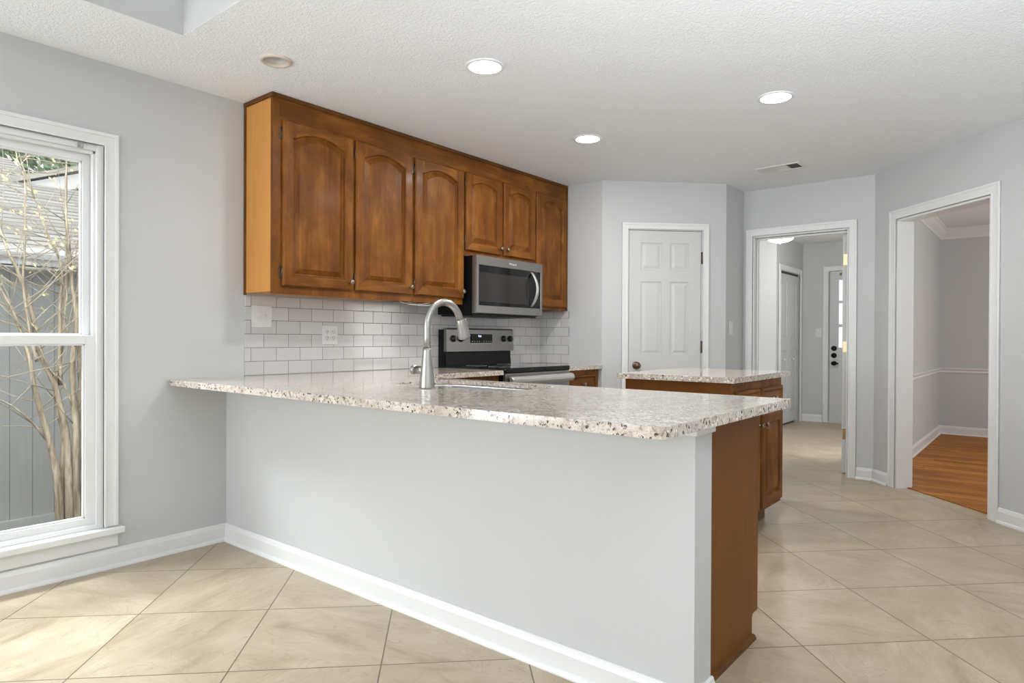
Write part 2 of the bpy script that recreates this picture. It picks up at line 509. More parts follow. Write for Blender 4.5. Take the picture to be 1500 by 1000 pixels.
class B:
    def __init__(self, m=ID):
        self.bm = bmesh.new()
        self.m = m

    def _take(self, other):
        tmp = bpy.data.meshes.new('_t')
        other.to_mesh(tmp)
        other.free()
        self.bm.from_mesh(tmp)
        bpy.data.meshes.remove(tmp)

    def box(self, lo, hi, bev=0.0, seg=2, m=None):
        m = self.m if m is None else m
        b = bmesh.new()
        lo, hi = Vector(lo), Vector(hi)
        vs = [b.verts.new((x, y, z)) for z in (lo.z, hi.z) for y in (lo.y, hi.y) for x in (lo.x, hi.x)]
        for f in ((0, 2, 3, 1), (4, 5, 7, 6), (0, 1, 5, 4), (2, 6, 7, 3), (0, 4, 6, 2), (1, 3, 7, 5)):
            b.faces.new([vs[i] for i in f])
        if bev > 0:
            bev = min(bev, min(hi - lo) * 0.45)
            bmesh.ops.bevel(b, geom=list(b.edges), offset=bev, segments=seg, profile=0.6, affect='EDGES')
        bmesh.ops.transform(b, matrix=m, verts=b.verts)
        if m.determinant() < 0:
            bmesh.ops.reverse_faces(b, faces=b.faces)
        self._take(b)
        return self

    def prism(self, pts, w0, w1, bev=0.0, m=None):
        """polygon in local (u, v), extruded along w"""
        m = self.m if m is None else m
        b = bmesh.new()
        a = [b.verts.new((p[0], p[1], w0)) for p in pts]
        c = [b.verts.new((p[0], p[1], w1)) for p in pts]
        b.faces.new(a); b.faces.new(list(reversed(c)))
        n = len(pts)
        for i in range(n):
            b.faces.new((a[i], c[i], c[(i + 1) % n], a[(i + 1) % n]))
        bmesh.ops.recalc_face_normals(b, faces=b.faces)
        if bev:
            bmesh.ops.bevel(b, geom=list(b.edges), offset=bev, segments=2, profile=0.6, affect='EDGES')
        bmesh.ops.transform(b, matrix=m, verts=b.verts)
        bmesh.ops.recalc_face_normals(b, faces=b.faces)
        self._take(b)
        return self

    def tube(self, pts, r, seg=12, cap=True, m=None):
        m = self.m if m is None else m
        pts = [Vector(p) for p in pts]
        rs = r if isinstance(r, (list, tuple)) else [r] * len(pts)
        b = bmesh.new()
        rings = []
        prev = None
        for i, p in enumerate(pts):
            d = (pts[min(i + 1, len(pts) - 1)] - pts[max(i - 1, 0)]).normalized()
            if prev is None:
                a = d.orthogonal().normalized()
            else:
                a = (prev - d * prev.dot(d))
                a = a.normalized() if a.length > 1e-6 else d.orthogonal().normalized()
            prev = a
            c = d.cross(a)
            rings.append([b.verts.new(p + (a * cos(2 * pi * k / seg) + c * sin(2 * pi * k / seg)) * rs[i]) for k in range(seg)])
        for i in range(len(pts) - 1):
            for k in range(seg):
                b.faces.new((rings[i][k], rings[i][(k + 1) % seg], rings[i + 1][(k + 1) % seg], rings[i + 1][k]))
        if cap:
            b.faces.new(list(reversed(rings[0]))); b.faces.new(rings[-1])
        for f in b.faces:
            f.smooth = True
        bmesh.ops.recalc_face_normals(b, faces=b.faces)
        bmesh.ops.transform(b, matrix=m, verts=b.verts)
        self._take(b)
        return self

    def lathe(self, prof, seg=32, m=None, cap=True):
        """prof: (radius, w) pairs around the local w axis"""
        m = self.m if m is None else m
        b = bmesh.new()
        rings = [[b.verts.new((r * cos(2 * pi * k / seg), r * sin(2 * pi * k / seg), w)) for k in range(seg)] for r, w in prof]
        for i in range(len(prof) - 1):
            for k in range(seg):
                f = b.faces.new((rings[i][k], rings[i][(k + 1) % seg], rings[i + 1][(k + 1) % seg], rings[i + 1][k]))
                f.smooth = True
        if cap:
            b.faces.new(list(reversed(rings[0]))); b.faces.new(rings[-1])
        bmesh.ops.recalc_face_normals(b, faces=b.faces)
        bmesh.ops.transform(b, matrix=m, verts=b.verts)
        self._take(b)
        return self

    def loops(self, rings, cap0=True, cap1=True, m=None, smooth=False):
        """bridge closed rings of the same length, given in local coordinates"""
        m = self.m if m is None else m
        b = bmesh.new()
        R = [[b.verts.new(p) for p in ring] for ring in rings]
        n = len(R[0])
        for i in range(len(R) - 1):
            for k in range(n):
                f = b.faces.new((R[i][k], R[i][(k + 1) % n], R[i + 1][(k + 1) % n], R[i + 1][k]))
                f.smooth = smooth
        if cap0:
            b.faces.new(list(reversed(R[0])))
        if cap1:
            b.faces.new(R[-1])
        bmesh.ops.remove_doubles(b, verts=b.verts, dist=1e-6)
        bmesh.ops.recalc_face_normals(b, faces=b.faces)
        bmesh.ops.transform(b, matrix=m, verts=b.verts)
        self._take(b)
        return self

    def slab(self, outer, holes, z0, z1):
        """flat plate with holes, vertical sides, world coordinates"""
        b = bmesh.new()
        edges = []
        for poly in [outer] + holes:
            vs = [b.verts.new((x, y, z1)) for x, y in poly]
            for i in range(len(vs)):
                edges.append(b.edges.new((vs[i], vs[(i + 1) % len(vs)])))
        bmesh.ops.triangle_fill(b, use_beauty=True, edges=edges, normal=(0, 0, 1))
        g = bmesh.ops.extrude_face_region(b, geom=list(b.faces))
        for v in [x for x in g['geom'] if isinstance(x, bmesh.types.BMVert)]:
            v.co.z = z0
        bmesh.ops.recalc_face_normals(b, faces=b.faces)
        self._take(b)
        return self


ORG = {}


def link(name, data, parent, org):
    o = bpy.data.objects.new(name, data)
    C.objects.link(o)
    if parent is not None:
        o.parent = parent
        ORG[o] = ORG[parent]
    else:
        o.location = org
        ORG[o] = Vector(org)
    return o


def tag(o, label=None, cat=None, group=None, kind=None):
    for k, v in (('label', label), ('category', cat), ('group', group), ('kind', kind)):
        if v:
            o[k] = v
    return o


def thing(name, label, cat, loc, group=None):
    return tag(link(name, None, None, loc), label, cat, group)


def obj(name, b, mat, parent=None, org=None, label=None, cat=None, group=None, kind=None, bevel=0.0):
    me = bpy.data.meshes.new(name)
    b.bm.normal_update()
    if org is None and parent is None:
        xs = [v.co for v in b.bm.verts]
        org = Vector(((min(c.x for c in xs) + max(c.x for c in xs)) / 2, (min(c.y for c in xs) + max(c.y for c in xs)) / 2, min(c.z for c in xs)))
    at = ORG[parent] if parent is not None else Vector(org)
    bmesh.ops.translate(b.bm, vec=-at, verts=b.bm.verts)
    b.bm.to_mesh(me)
    b.bm.free()
    for mm in (mat if isinstance(mat, tuple) else (mat,)):
        me.materials.append(mm)
    o = link(name, me, parent, at)
    if bevel:
        md = o.modifiers.new('edge', 'BEVEL')
        md.width = bevel; md.segments = 3; md.limit_method = 'ANGLE'; md.angle_limit = radians(40)
    return tag(o, label, cat, group, kind)


def struct(name, b, mat, label=None, cat=None, parent=None, bevel=0.0):
    return obj(name, b, mat, parent, None, label, cat, None, 'structure' if parent is None else None, bevel)


# ------------------------------------------------------------------ the setting
H = 2.44
DW = 6.53            # diagonal dining wall: x + y = DW on the kitchen side
YE = 2.912           # short wall at the end of the range run
PX, PY = 0.641, 2.912
NX = 1.40            # nook wall
NY = PY + (NX - PX)
YD = 4.082           # wall with the hall doorway
XC = DW - YD
ZC = 0.9033

# left wall with the double hung window
WY0, WY1, WZ0, WZ1 = -1.56, -0.60, 0.205, 2.03
b = B()
b.box((-0.14, -5.6, 0), (0, -4.55, H)).box((-0.14, -2.65, 0), (0, WY0, H)).box((-0.14, WY1, 0), (0, YE + 0.12, H))
b.box((-0.14, WY0, 0), (0, WY1, WZ0)).box((-0.14, WY0, WZ1), (0, WY1, H))
b.box((-0.14, -4.55, 0), (0, -2.65, 0.25)).box((-0.14, -4.55, 2.1), (0, -2.65, H))
struct('wall_left', b, WALL, 'light grey painted wall with the tall white window', 'wall')
b = B(); b.box((0, YE, 0), (PX, YE + 0.12, H))
struct('wall_end', b, WALL, 'short grey wall past the stove beside the pantry', 'wall')

# pantry wall (45 degrees) with the six panel door
PM = frame((PX, PY, 0), (S2, S2, 0), (0, 0, 1), (S2, -S2, 0))      # u along the wall, v up, w towards the room
PL = (NX - PX) / S2
PD0, PD1, PDZ = 0.226, 0.860, 2.035
b = B(PM)
b.box((0, 0, -0.12), (PD0, H, 0)).box((PD1, 0, -0.12), (PL, H, 0)).box((PD0, PDZ, -0.12), (PD1, H, 0))
struct('wall_pantry', b, WALL, 'diagonal grey wall around the six panel pantry door', 'wall')
b = B(); b.box((NX - 0.12, NY, 0), (NX, YD + 0.12, H))
struct('wall_nook', b, WALL, 'narrow shaded grey wall between pantry and hall doorway', 'wall')
# hall doorway wall
HX0, HX1, HZ = 1.490, 2.256, 2.03
b = B()
b.box((NX, YD, 0), (HX0, YD + 0.12, H)).box((HX1, YD, 0), (XC + 0.05, YD + 0.12, H)).box((HX0, YD, HZ), (HX1, YD + 0.12, H))
struct('wall_hall', b, WALL, 'grey wall around the open hall doorway', 'wall')
# diagonal wall with the dining room opening
DM = frame((XC, YD, 0), (S2, -S2, 0), (0, 0, 1), (-S2, -S2, 0))
DS0, DS1, DZ, DT = 0.262, 1.124, 2.03, 0.125
DL = (4.6 - XC) / S2
b = B(DM)
b.box((0, 0, -DT), (DS0, H, 0)).box((DS1, 0, -DT), (DL, H, 0)).box((DS0, DZ, -DT), (DS1, H, 0))
struct('wall_dining_opening', b, WALL, 'diagonal grey wall around the dining room opening', 'wall')
YR = DW - 4.6
b = B()
b.box((4.6, -5.6, 0), (4.72, -4.3, H)).box((4.6, -2.5, 0), (4.72, YR + 0.1, H)).box((4.6, -4.3, 0), (4.72, -2.5, 0.4)).box((4.6, -4.3, 2.1), (4.72, -2.5, H))
struct('wall_right', b, WALL, 'grey side wall behind the photographer', 'wall')
b = B()
b.box((-0.14, -5.72, 0), (0.15, -5.6, H)).box((2.55, -5.72, 0), (4.72, -5.6, H)).box((0.15, -5.72, 0), (2.55, -5.6, 0.1)).box((0.15, -5.72, 2.2), (2.55, -5.6, H))
struct('wall_back', b, WALL, 'grey rear wall behind the photographer', 'wall')

# hall and dining walls
HY = 7.80
b = B(); b.box((0.765, 6.66, 0), (0.885, 6.76, H)).box((0.765, 7.66, 0), (0.885, HY, H)).box((0.765, 6.76, 2.0), (0.885, 7.66, H)).box((-1.2, 6.66, 0), (0.765, 6.76, H))
struct('wall_hall_closet', b, WALL, 'grey hall wall around the white bifold closet door', 'wall')
FX0, FX1, FZ = 1.222, 2.137, 2.04
b = B(); b.box((0.765, HY, 0), (FX0, HY + 0.12, H)).box((FX1, HY, 0), (2.52, HY + 0.12, H)).box((FX0, HY, FZ), (FX1, HY + 0.12, H))
struct('wall_hall_far', b, WALL, 'grey far hall wall around the front door', 'wall')
b = B(); b.box((2.395, YD + 0.12, 0), (2.515, 4.95, H)).box((2.395, 5.41, 0), (2.515, HY, H)).box((2.395, 4.95, 2.03), (2.515, 5.41, H))  # unseen gap added for the hall fill lamp
struct('wall_hall_right', b, WALL, 'grey wall between the hall and the dining room', 'wall')
b = B(); b.box((-1.32, 3.6, 0), (-1.2, 4.75, H)).box((-1.32, 6.45, 0), (-1.2, 6.76, H)).box((-1.32, 4.75, 0), (-1.2, 6.45, 0.4)).box((-1.32, 4.75, 2.2), (-1.2, 6.45, H)).box((-1.2, 4.1, 0), (NX - 0.12, 4.2, H))
struct('wall_foyer', b, WALL, 'grey foyer walls out of sight beside the hall', 'wall')
b = B(); b.box((2.515, 7.52, 0), (5.62, 7.64, H))
struct('wall_dining_far', b, WALL, 'grey far dining room wall with white chair rail', 'wall')
b = B()
b.box((5.5, YR, 0), (5.62, 4.4, H)).box((5.5, 6.0, 0), (5.62, 7.52, H)).box((5.5, 4.4, 0), (5.62, 6.0, 0.65)).box((5.5, 4.4, 2.15), (5.62, 6.0, H)).box((4.72, YR - 0.1, 0), (5.62, YR, H))
struct('wall_dining_right', b, WALL, 'grey dining room wall out of sight on the right', 'wall')

# ceilings with the raised tray
TX0, TX1, TY0, TY1, TH = 0.581, 3.6, -4.6, -0.478, 0.34
b = B()
b.slab([(-0.14, -5.72), (4.72, -5.72), (4.72, YR), (XC + 0.06, YD + 0.06), (NX - 0.1, YD + 0.06), (NX - 0.1, NY), (PX - 0.05, YE + 0.06), (-0.14, YE + 0.06)],
       [[(TX0, TY0), (TX1, TY0), (TX1, TY1), (TX0, TY1)], [(0.669 + 0.056 * cos(2 * pi * k / 32), -0.087 + 0.056 * sin(2 * pi * k / 32)) for k in range(32)]], H, H + 0.08)
struct('ceiling', b, CEIL, 'white knockdown textured kitchen ceiling', 'ceiling')
b = B()
b.box((TX0 - 0.06, TY0 - 0.06, H + 0.08), (TX0, TY1 + 0.06, H + TH)).box((TX1, TY0 - 0.06, H + 0.08), (TX1 + 0.06, TY1 + 0.06, H + TH))
b.box((TX0, TY0 - 0.06, H + 0.08), (TX1, TY0, H + TH)).box((TX0, TY1, H + 0.08), (TX1, TY1 + 0.06, H + TH))
# painted faces of the recess, down to the ceiling plane
b.box((TX0 - 0.004, TY0, H + 0.002), (TX0 + 0.001, TY1, H + 0.08)).box((TX0, TY1 - 0.001, H + 0.002), (TX1, TY1 + 0.004, H + 0.08))
tr_ = struct('wall_tray', b, WALL, 'grey painted sides of the raised ceiling recess', 'ceiling recess')
b = B(); b.box((TX0 - 0.06, TY0 - 0.06, H + TH), (TX1 + 0.06, TY1 + 0.06, H + TH + 0.05))
struct('ceiling_tray', b, CEIL, 'white top of the raised ceiling recess', 'ceiling')
b = B(); b.box((-1.32, YD + 0.06, H), (2.455, HY + 0.12, H + 0.06))
struct('ceiling_hall', b, FLAT_CEIL, 'smooth white hall ceiling', 'ceiling')
b = B(); b.slab([(2.455, YD + 0.06), (4.72, YR), (5.62, YR - 0.1), (5.62, 7.64), (2.455, 7.64)], [], H, H + 0.06)
struct('ceiling_dining', b, CEIL, 'textured dining room ceiling behind white crown moulding', 'ceiling')

# floors
b = B(); b.slab([(-0.14, -5.72), (4.72, -5.72), (4.72, YR - 0.1), (5.62, YR - 0.1), (5.62, 7.92), (-1.32, 7.92), (-1.32, 4.1), (-0.14, 4.1)], [], -0.1, 0)
struct('floor', b, TILE, 'beige stone tile floor laid on the diagonal', 'floor')
WD = DW + 0.122
b = B(); b.slab([(2.515, WD - 2.515), (5.5, WD - 5.5), (5.5, 7.52), (2.515, 7.52)], [], 0.0, 0.006)
struct('floor_dining', b, WOODFLOOR, 'honey brown wood strip floor of the dining room', 'floor')


# ------------------------------------------------------------------ trim
def casing(m, u0, u1, top, w=0.068, legs=True, both=None, depth=0.018):
    b = B(m)
    r = 0.006
    for s, ue in ((-1, u0 + r * -1), (1, u1 + r)):
        a, c = (ue - w, ue) if s < 0 else (ue, ue + w)
        b.box((a, 0, 0), (c, top + r + w, depth * 0.72), 0.003)
        o0, o1 = (a, a + 0.018) if s < 0 else (c - 0.018, c)
        b.box((o0, 0, 0), (o1, top + r + w, depth), 0.004)
        i0, i1 = (c - 0.012, c) if s < 0 else (a, a + 0.012)
        b.box((i0, 0, 0), (i1, top + r, depth * 0.9), 0.003)
    b.box((u0 - r - w + 0.001, top + r, 0), (u1 + r + w - 0.001, top + r + w - 0.0005, depth * 0.70), 0.003)
    b.box((u0 - r - w, top + r + w - 0.018, 0), (u1 + r + w, top + r + w + 0.0002, depth * 0.98), 0.004)
    b.box((u0 - r, top + r, 0), (u1 + r, top + r + 0.012, depth * 0.88), 0.003)
    return b


def jamb(b, m, u0, u1, top, w0, w1, t=0.012):
    b.box((u0 - 0.001, 0, w0), (u0 + t, top, w1), 0.001, 1, m)
    b.box((u1 - t, 0, w0), (u1 + 0.001, top, w1), 0.001, 1, m)
    b.box((u0, top - t, w0), (u1, top + 0.001, w1), 0.001, 1, m)


def baseboard(name, p0, p1, nrm, label, h=0.095, t=0.014):
    p0, p1 = Vector((*p0, 0)), Vector((*p1, 0))
    d = p1 - p0
    m = frame(p0, (nrm[0], nrm[1], 0), (0, 0, 1), d.normalized())
    b = B(m)
    prof = [(0, 0), (t + 0.011, 0), (t + 0.011, 0.006), (t + 0.007, 0.015), (t, 0.019), (t, h - 0.022), (t - 0.004, h - 0.012), (t - 0.006, h - 0.004), (0.004, h), (0, h)]
    b.prism(prof, 0, d.length)
    return struct(name, b, TRIM, label, 'baseboard')


baseboard('baseboard_left', (0, -5.6), (0, 0.02), (1, 0), 'white baseboard under the tall window')
PW0, PW1, PWX = 0.018, 0.139, 2.73
baseboard('baseboard_peninsula', (0, PW0), (PWX + 0.012, PW0), (0, -1), 'white baseboard along the peninsula half wall')
baseboard('baseboard_peninsula_end', (PWX, PW0 - 0.02), (PWX, PW1 + 0.006), (1, 0), 'short white baseboard across the half wall end')
baseboard('baseboard_hall_side', (2.324, YD), (XC - 0.006, YD), (0, -1), 'short white baseboard between hall casing and corner')
dd = lambda s: (XC + S2 * s, YD - S2 * s)
baseboard('baseboard_dining_near', dd(0.004), dd(DS0 - 0.074), (-S2, -S2), 'short white baseboard beside the dining opening')
baseboard('baseboard_dining_right', dd(DS1 + 0.074), dd(DL), (-S2, -S2), 'white baseboard right of the dining opening')
baseboard('baseboard_nook', (NX, NY), (NX, YD), (1, 0), 'white baseboard in the shaded nook')
pp = lambda s: (PX + S2 * s, PY + S2 * s)
baseboard('baseboard_pantry_left', pp(0.0), pp(PD0 - 0.075), (S2, -S2), 'white baseboard left of the pantry door')
baseboard('baseboard_pantry_right', pp(PD1 + 0.075), pp(PL), (S2, -S2), 'white baseboard right of the pantry door')
baseboard('baseboard_hall_far', (0.885, HY), (FX0 - 0.075, HY), (0, -1), 'white baseboard in the hall beside the front door')
baseboard('baseboard_dining_left', (2.515, 5.43), (2.515, 7.52), (1, 0), 'white baseboard on the dining room side wall', 0.105)
baseboard('baseboard_dining_far', (2.515, 7.52), (5.5, 7.52), (0, -1), 'white baseboard on the far dining room wall', 0.105)

struct('trim_1', casing(PM, PD0, PD1, PDZ, 0.052), TRIM, 'white casing around the pantry door', 'door casing')
HM = frame((0, YD, 0), (1, 0, 0), (0, 0, 1), (0, -1, 0))
b = casing(HM, HX0, HX1, HZ, 0.060)
jamb(b, HM, HX0, HX1, HZ, -0.12, 0.004, 0.008)
b.box((HX0 + 0.011, 0, -0.085), (HX0 + 0.022, HZ - 0.01, -0.05), 0.001, 1).box((HX0, HZ - 0.024, -0.085), (HX1, HZ - 0.011, -0.05), 0.001, 1)
struct('trim_2', b, TRIM, 'white casing around the hall doorway', 'door casing')
b = casing(DM, DS0, DS1, DZ)
jamb(b, DM, DS0, DS1, DZ, -DT - 0.002, 0.004)
struct('trim_3', b, TRIM, 'white casing around the dining room opening', 'door casing')
BM = frame((0.885, 0, 0), (0, 1, 0), (0, 0, 1), (1, 0, 0))
struct('trim_4', casing(BM, 6.80, 7.62, 2.0, 0.072), TRIM, 'white casing around the bifold closet door', 'door casing')
FM = frame((0, HY, 0), (1, 0, 0), (0, 0, 1), (0, -1, 0))
struct('trim_5', casing(FM, FX0, FX1, FZ, 0.066), TRIM, 'white casing around the front door', 'door casing')
# crown moulding and chair rail in the dining room
crown = [(0, 0), (0.008, 0), (0.012, 0.022), (0.030, 0.040), (0.052, 0.066), (0.066, 0.092), (0.082, 0.104), (0.082, 0.118), (0, 0.118)]
rail = [(0, 0), (0.010, 0.002), (0.014, 0.014), (0.009, 0.026), (0.018, 0.036), (0.026, 0.046), (0.026, 0.054), (0.012, 0.06), (0, 0.06)]
for nm, prof, z, lab, cat in (('trim_6', crown, H - 0.118, 'white crown moulding in the dining room', 'crown moulding'), ('trim_7', rail, 0.735, 'white chair rail around the dining room walls', 'chair rail')):
    b = B()
    y_s = 4.3 if z > 2 else 5.43
    b.prism(prof, 0, 7.52 - y_s, 0, frame((2.515, y_s, z), (1, 0, 0), (0, 0, 1), (0, 1, 0)))
    b.prism(prof, 0, 5.5 - 2.515, 0, frame((2.515, 7.52, z), (0, -1, 0), (0, 0, 1), (1, 0, 0)))
    struct(nm, b, TRIM, lab, cat)

# ------------------------------------------------------------------ window
WM = frame((0, 0, 0), (0, 1, 0), (0, 0, 1), (1, 0, 0))     # u = y, v = z, w = x
b = B(WM)
for a, c in ((WY0 - 0.007, WY0 + 0.022), (WY1 - 0.022, WY1 + 0.007)):
    b.box((a, WZ0 - 0.002, -0.14), (c, WZ1 + 0.007, 0.001), 0.001)
b.box((WY0 + 0.021, WZ1 - 0.022, -0.14), (WY1 - 0.021, WZ1 + 0.007, -0.0005), 0.001).box((WY0 + 0.021, WZ0 - 0.002, -0.14), (WY1 - 0.021, WZ0 + 0.02, -0.0005), 0.001)
# inner stops in steps
for a, c in ((WY0 + 0.022, WY0 + 0.034), (WY1 - 0.034, WY1 - 0.022)):
    b.box((a, WZ0 + 0.02, -0.045), (c, WZ1 - 0.022, -0.018), 0.002)
b.box((WY0 + 0.022, WZ1 - 0.036, -0.045), (WY1 - 0.022, WZ1 - 0.022, -0.018), 0.002)
b.box((WY0 + 0.02, WZ0 + 0.0, -0.0505), (WY0 + 0.0225, WZ1, -0.013)).box((WY1 - 0.0225, WZ0, -0.0505), (WY1 - 0.02, WZ1, -0.013))
win = struct('window_1', b, TRIM, 'tall white double hung window looking onto the courtyard', 'window')


def sash(name, v0, v1, w0, w1, bot, top, stile=0.045):
    b = B(WM)
    u0, u1 = WY0 + 0.0205, WY1 - 0.0205
    b.box((u0, v0, w0), (u0 + stile, v1, w1), 0.003).box((u1 - stile, v0, w0), (u1, v1, w1), 0.003)
    b.box((u0 + stile - 0.002, v0, w0), (u1 - stile + 0.002, v0 + bot, w1), 0.003).box((u0 + stile - 0.002, v1 - top, w0), (u1 - stile + 0.002, v1, w1), 0.003)
    # glazing bead
    g0, g1, h0, h1 = u0 + stile, u1 - stile, v0 + bot, v1 - top
    e = 0.007
    b.box((g0, h0, w0 + 0.01), (g0 + e, h1, w1 - 0.006), 0.001).box((g1 - e, h0, w0 + 0.01), (g1, h1, w1 - 0.006), 0.001)
    b.box((g0, h0, w0 + 0.01), (g1, h0 + e, w1 - 0.006), 0.001).box((g0, h1 - e, w0 + 0.01), (g1, h1, w1 - 0.006), 0.001)
    s = obj(name, b, TRIM, win)
    g = B(WM); g.box((g0, h0, (w0 + w1) / 2 - 0.002), (g1, h1, (w0 + w1) / 2 + 0.002))
    obj('glass_pane', g, GLASS, s)


sash('upper_sash', 1.09, WZ1 - 0.0205, -0.088, -0.052, 0.04, 0.05)
sash('lower_sash', WZ0 + 0.018, 1.128, -0.050, -0.014, 0.036, 0.042)
b = casing(frame((0, 0, WZ0), (0, 1, 0), (0, 0, 1), (1, 0, 0)), WY0, WY1, WZ1 - WZ0, 0.062, depth=0.022)
obj('window_casing', b, TRIM, win)
b = B(WM); b.box((WY0 - 0.088, WZ0 - 0.034, -0.01), (WY1 + 0.088, WZ0 - 0.003, 0.052), 0.006)
obj('window_stool', b, TRIM, win)
b = B(WM); b.box((WY0 - 0.068, WZ0 - 0.10, 0), (WY1 + 0.068, WZ0 - 0.034, 0.016), 0.004)
obj('window_apron', b, TRIM, win)
b = B(WM)
b.box((-0.704, 2.004, 0.004), (-0.682, 2.028, 0.016), 0.002).tube([(-0.694, 2.014, 0.008), (-0.694, 2.012, 0.032), (-0.690, 2.022, 0.036)], 0.005, 8)
obj('curtain_bracket', b, BRACKET, label='small grey metal curtain bracket left at the window head', cat='bracket')

# ------------------------------------------------------------------ doors of the setting
def panel_slab(m, u0, u1, v0, v1, w0, w1, panels, stile_u, rails_v, rec=0.008):
    """slab with recessed moulded panels: panels = (ua, ub, va, vb)"""
    b = B(m)
    b.box((u0, v0, w0), (u1, v1, w1 - rec))
    for a, c in stile_u:
        b.box((a, v0, w1 - rec - 0.001), (c, v1, w1), 0.003, 1)
    for a, c in rails_v:
        b.box((u0 + 0.001, a, w1 - rec - 0.001), (u1 - 0.001, c, w1 - 0.0002), 0.003, 1)
    for ua, ub, va, vb in panels:
        i, j = 0.016, 0.036
        f = lambda d, w: [(ua + d, va + d, w), (ub - d, va + d, w), (ub - d, vb - d, w), (ua + d, vb - d, w)]
        b.loops([f(i, w1 - rec - 0.001), f(i + 0.001, w1 - rec + 0.0015), f(j, w1 - 0.0015)], True, True)
    return b


u0, u1 = PD0 + 0.004, PD1 - 0.004
pu = [(0.336, 0.512), (0.590, 0.746)]
pv = [(1.700, 1.926), (0.992, 1.600), (0.16, 0.80)]
pans = [(a, c, d, e) for a, c in pu for d, e in pv]
b = panel_slab(PM, u0, u1, 0.012, PDZ - 0.004, -0.045, -0.006, pans,
               [(u0, pu[0][0]), (pu[0][1], pu[1][0]), (pu[1][1], u1)],
               [(0.012, 0.16), (0.80, 0.992), (1.600, 1.700), (1.926, PDZ - 0.004)])
d1 = struct('door_1', b, DOORW, 'closed white six panel pantry door with bronze knob', 'door')
km = frame(PM @ Vector((0.296, 0.900, -0.006)), (S2, S2, 0), (0, 0, 1), (S2, -S2, 0))
b = B(km); b.lathe([(0.0325, 0), (0.0325, 0.004), (0.026, 0.009), (0.013, 0.012), (0.011, 0.028), (0.020, 0.034), (0.027, 0.044), (0.027, 0.054), (0.020, 0.061), (0.006, 0.064)])
obj('door_knob', b, BRONZE, d1)
for z in (1.807, 1.056, 0.27):
    b = B(PM); b.box((PD1 - 0.006, z - 0.048, -0.006), (PD1 + 0.005, z + 0.048, 0.004), 0.001).tube([(PD1, z - 0.05, 0.003), (PD1, z + 0.05, 0.003)], 0.0065, 10)
    obj('hinge', b, BRONZE, d1)
b = B(PM)
b.box((PD0 - 0.005, 0, -0.12), (PD0 + 0.0005, PDZ + 0.004, 0.001)).box((PD1 - 0.0005, 0, -0.12), (PD1 + 0.005, PDZ + 0.004, 0.001)).box((PD0 - 0.005, PDZ - 0.0005, -0.12), (PD1 + 0.005, PDZ + 0.005, 0.001))
obj('door_jamb', b, TRIM, d1)

# hall door, standing open into the hall; its hinge edge faces the kitchen
b = B(); b.box((2.187, YD + 0.126, 0.012), (2.223, YD + 0.126 + 0.735, 2.018), 0.002)
d2 = struct('door_2', b, DOORW, 'white hall door standing open on brass hinges', 'door')
for z in (1.791, 1.064, 0.335):
    b = B(); b.box((2.226, YD + 0.121, z - 0.047), (2.248, YD + 0.1262, z + 0.047), 0.002).tube([(2.229, YD + 0.127, z - 0.047), (2.229, YD + 0.127, z + 0.047)], 0.007, 10)
    h_ = obj('hinge', b, BRASS, d2)
    b = B(); b.box((2.1925, YD + 0.1245, z - 0.045), (2.223, YD + 0.1264, z + 0.045), 0.0004)
    obj('hinge_leaf', b, BRASS, h_)
b = B()
for s in (-1, 1):
    b.lathe([(0.03, 0), (0.03, 0.006), (0.011, 0.012), (0.011, 0.03), (0.026, 0.044), (0.024, 0.058), (0.004, 0.062)], 20, frame((2.205 + s * 0.018, YD + 0.80, 0.93), (0, 1, 0), (0, 0, s), (s, 0, 0)))
obj('door_knob', b, BRONZE, d2)

# bifold closet door
b = panel_slab(BM, 6.806, 7.207, 0.03, 1.975, -0.04, -0.012, [(6.88, 7.135, 1.15, 1.87), (6.88, 7.135, 0.17, 0.98)], [(6.806, 6.88), (7.135, 7.207)], [(0.03, 0.17), (0.98, 1.15), (1.87, 1.975)])
d3 = struct('door_3', b, DOORW, 'white two leaf bifold closet door in the hall', 'door')
b = panel_slab(BM, 7.213, 7.614, 0.03, 1.975, -0.04, -0.012, [(7.285, 7.54, 1.15, 1.87), (7.285, 7.54, 0.17, 0.98)], [(7.213, 7.285), (7.54, 7.614)], [(0.03, 0.17), (0.98, 1.15), (1.87, 1.975)])
obj('door_leaf', b, DOORW, d3)
for y in (6.975, 7.35):
    b = B(); b.lathe([(0.008, 0), (0.008, 0.012), (0.018, 0.02), (0.018, 0.028), (0.006, 0.034)], 16, frame((0.873, y, 0.86), (0, 1, 0), (0, 0, 1), (1, 0, 0)))
    obj('knob', b, PLASTIC, d3)
b = B(BM); b.box((6.80, 1.976, -0.05), (7.62, 2.0, -0.012)).box((6.8, 0.0, -0.06), (7.62, 0.029, -0.05))
obj('track', b, SLOT, d3)

# front door with nine panes
cu = [1.335, 1.555, 1.572, 1.787, 1.804, 2.022]
lz = [(1.645, 1.925), (1.330, 1.612), (1.015, 1.292)]
b = B(FM)
fu0, fu1 = FX0 + 0.006, FX1 - 0.006
b.box((fu0, 0.02, -0.06), (cu[0], 2.03, -0.018)).box((cu[5], 0.02, -0.06), (fu1, 2.03, -0.018))
b.box((cu[0], 1.925, -0.06), (cu[5], 2.03, -0.018)).box((cu[0], 0.02, -0.06), (cu[5], 1.015, -0.018))
for a, c in ((cu[1], cu[2]), (cu[3], cu[4])):
    b.box((a, 1.015, -0.06), (c, 1.925, -0.018))
for a, c in ((1.612, 1.645), (1.292, 1.330)):
    b.box((cu[0], a, -0.06), (cu[5], c, -0.018))
b.box((1.33, 0.18, -0.019), (1.66, 0.86, -0.012), 0.005).box((1.70, 0.18, -0.019), (2.03, 0.86, -0.012), 0.005)
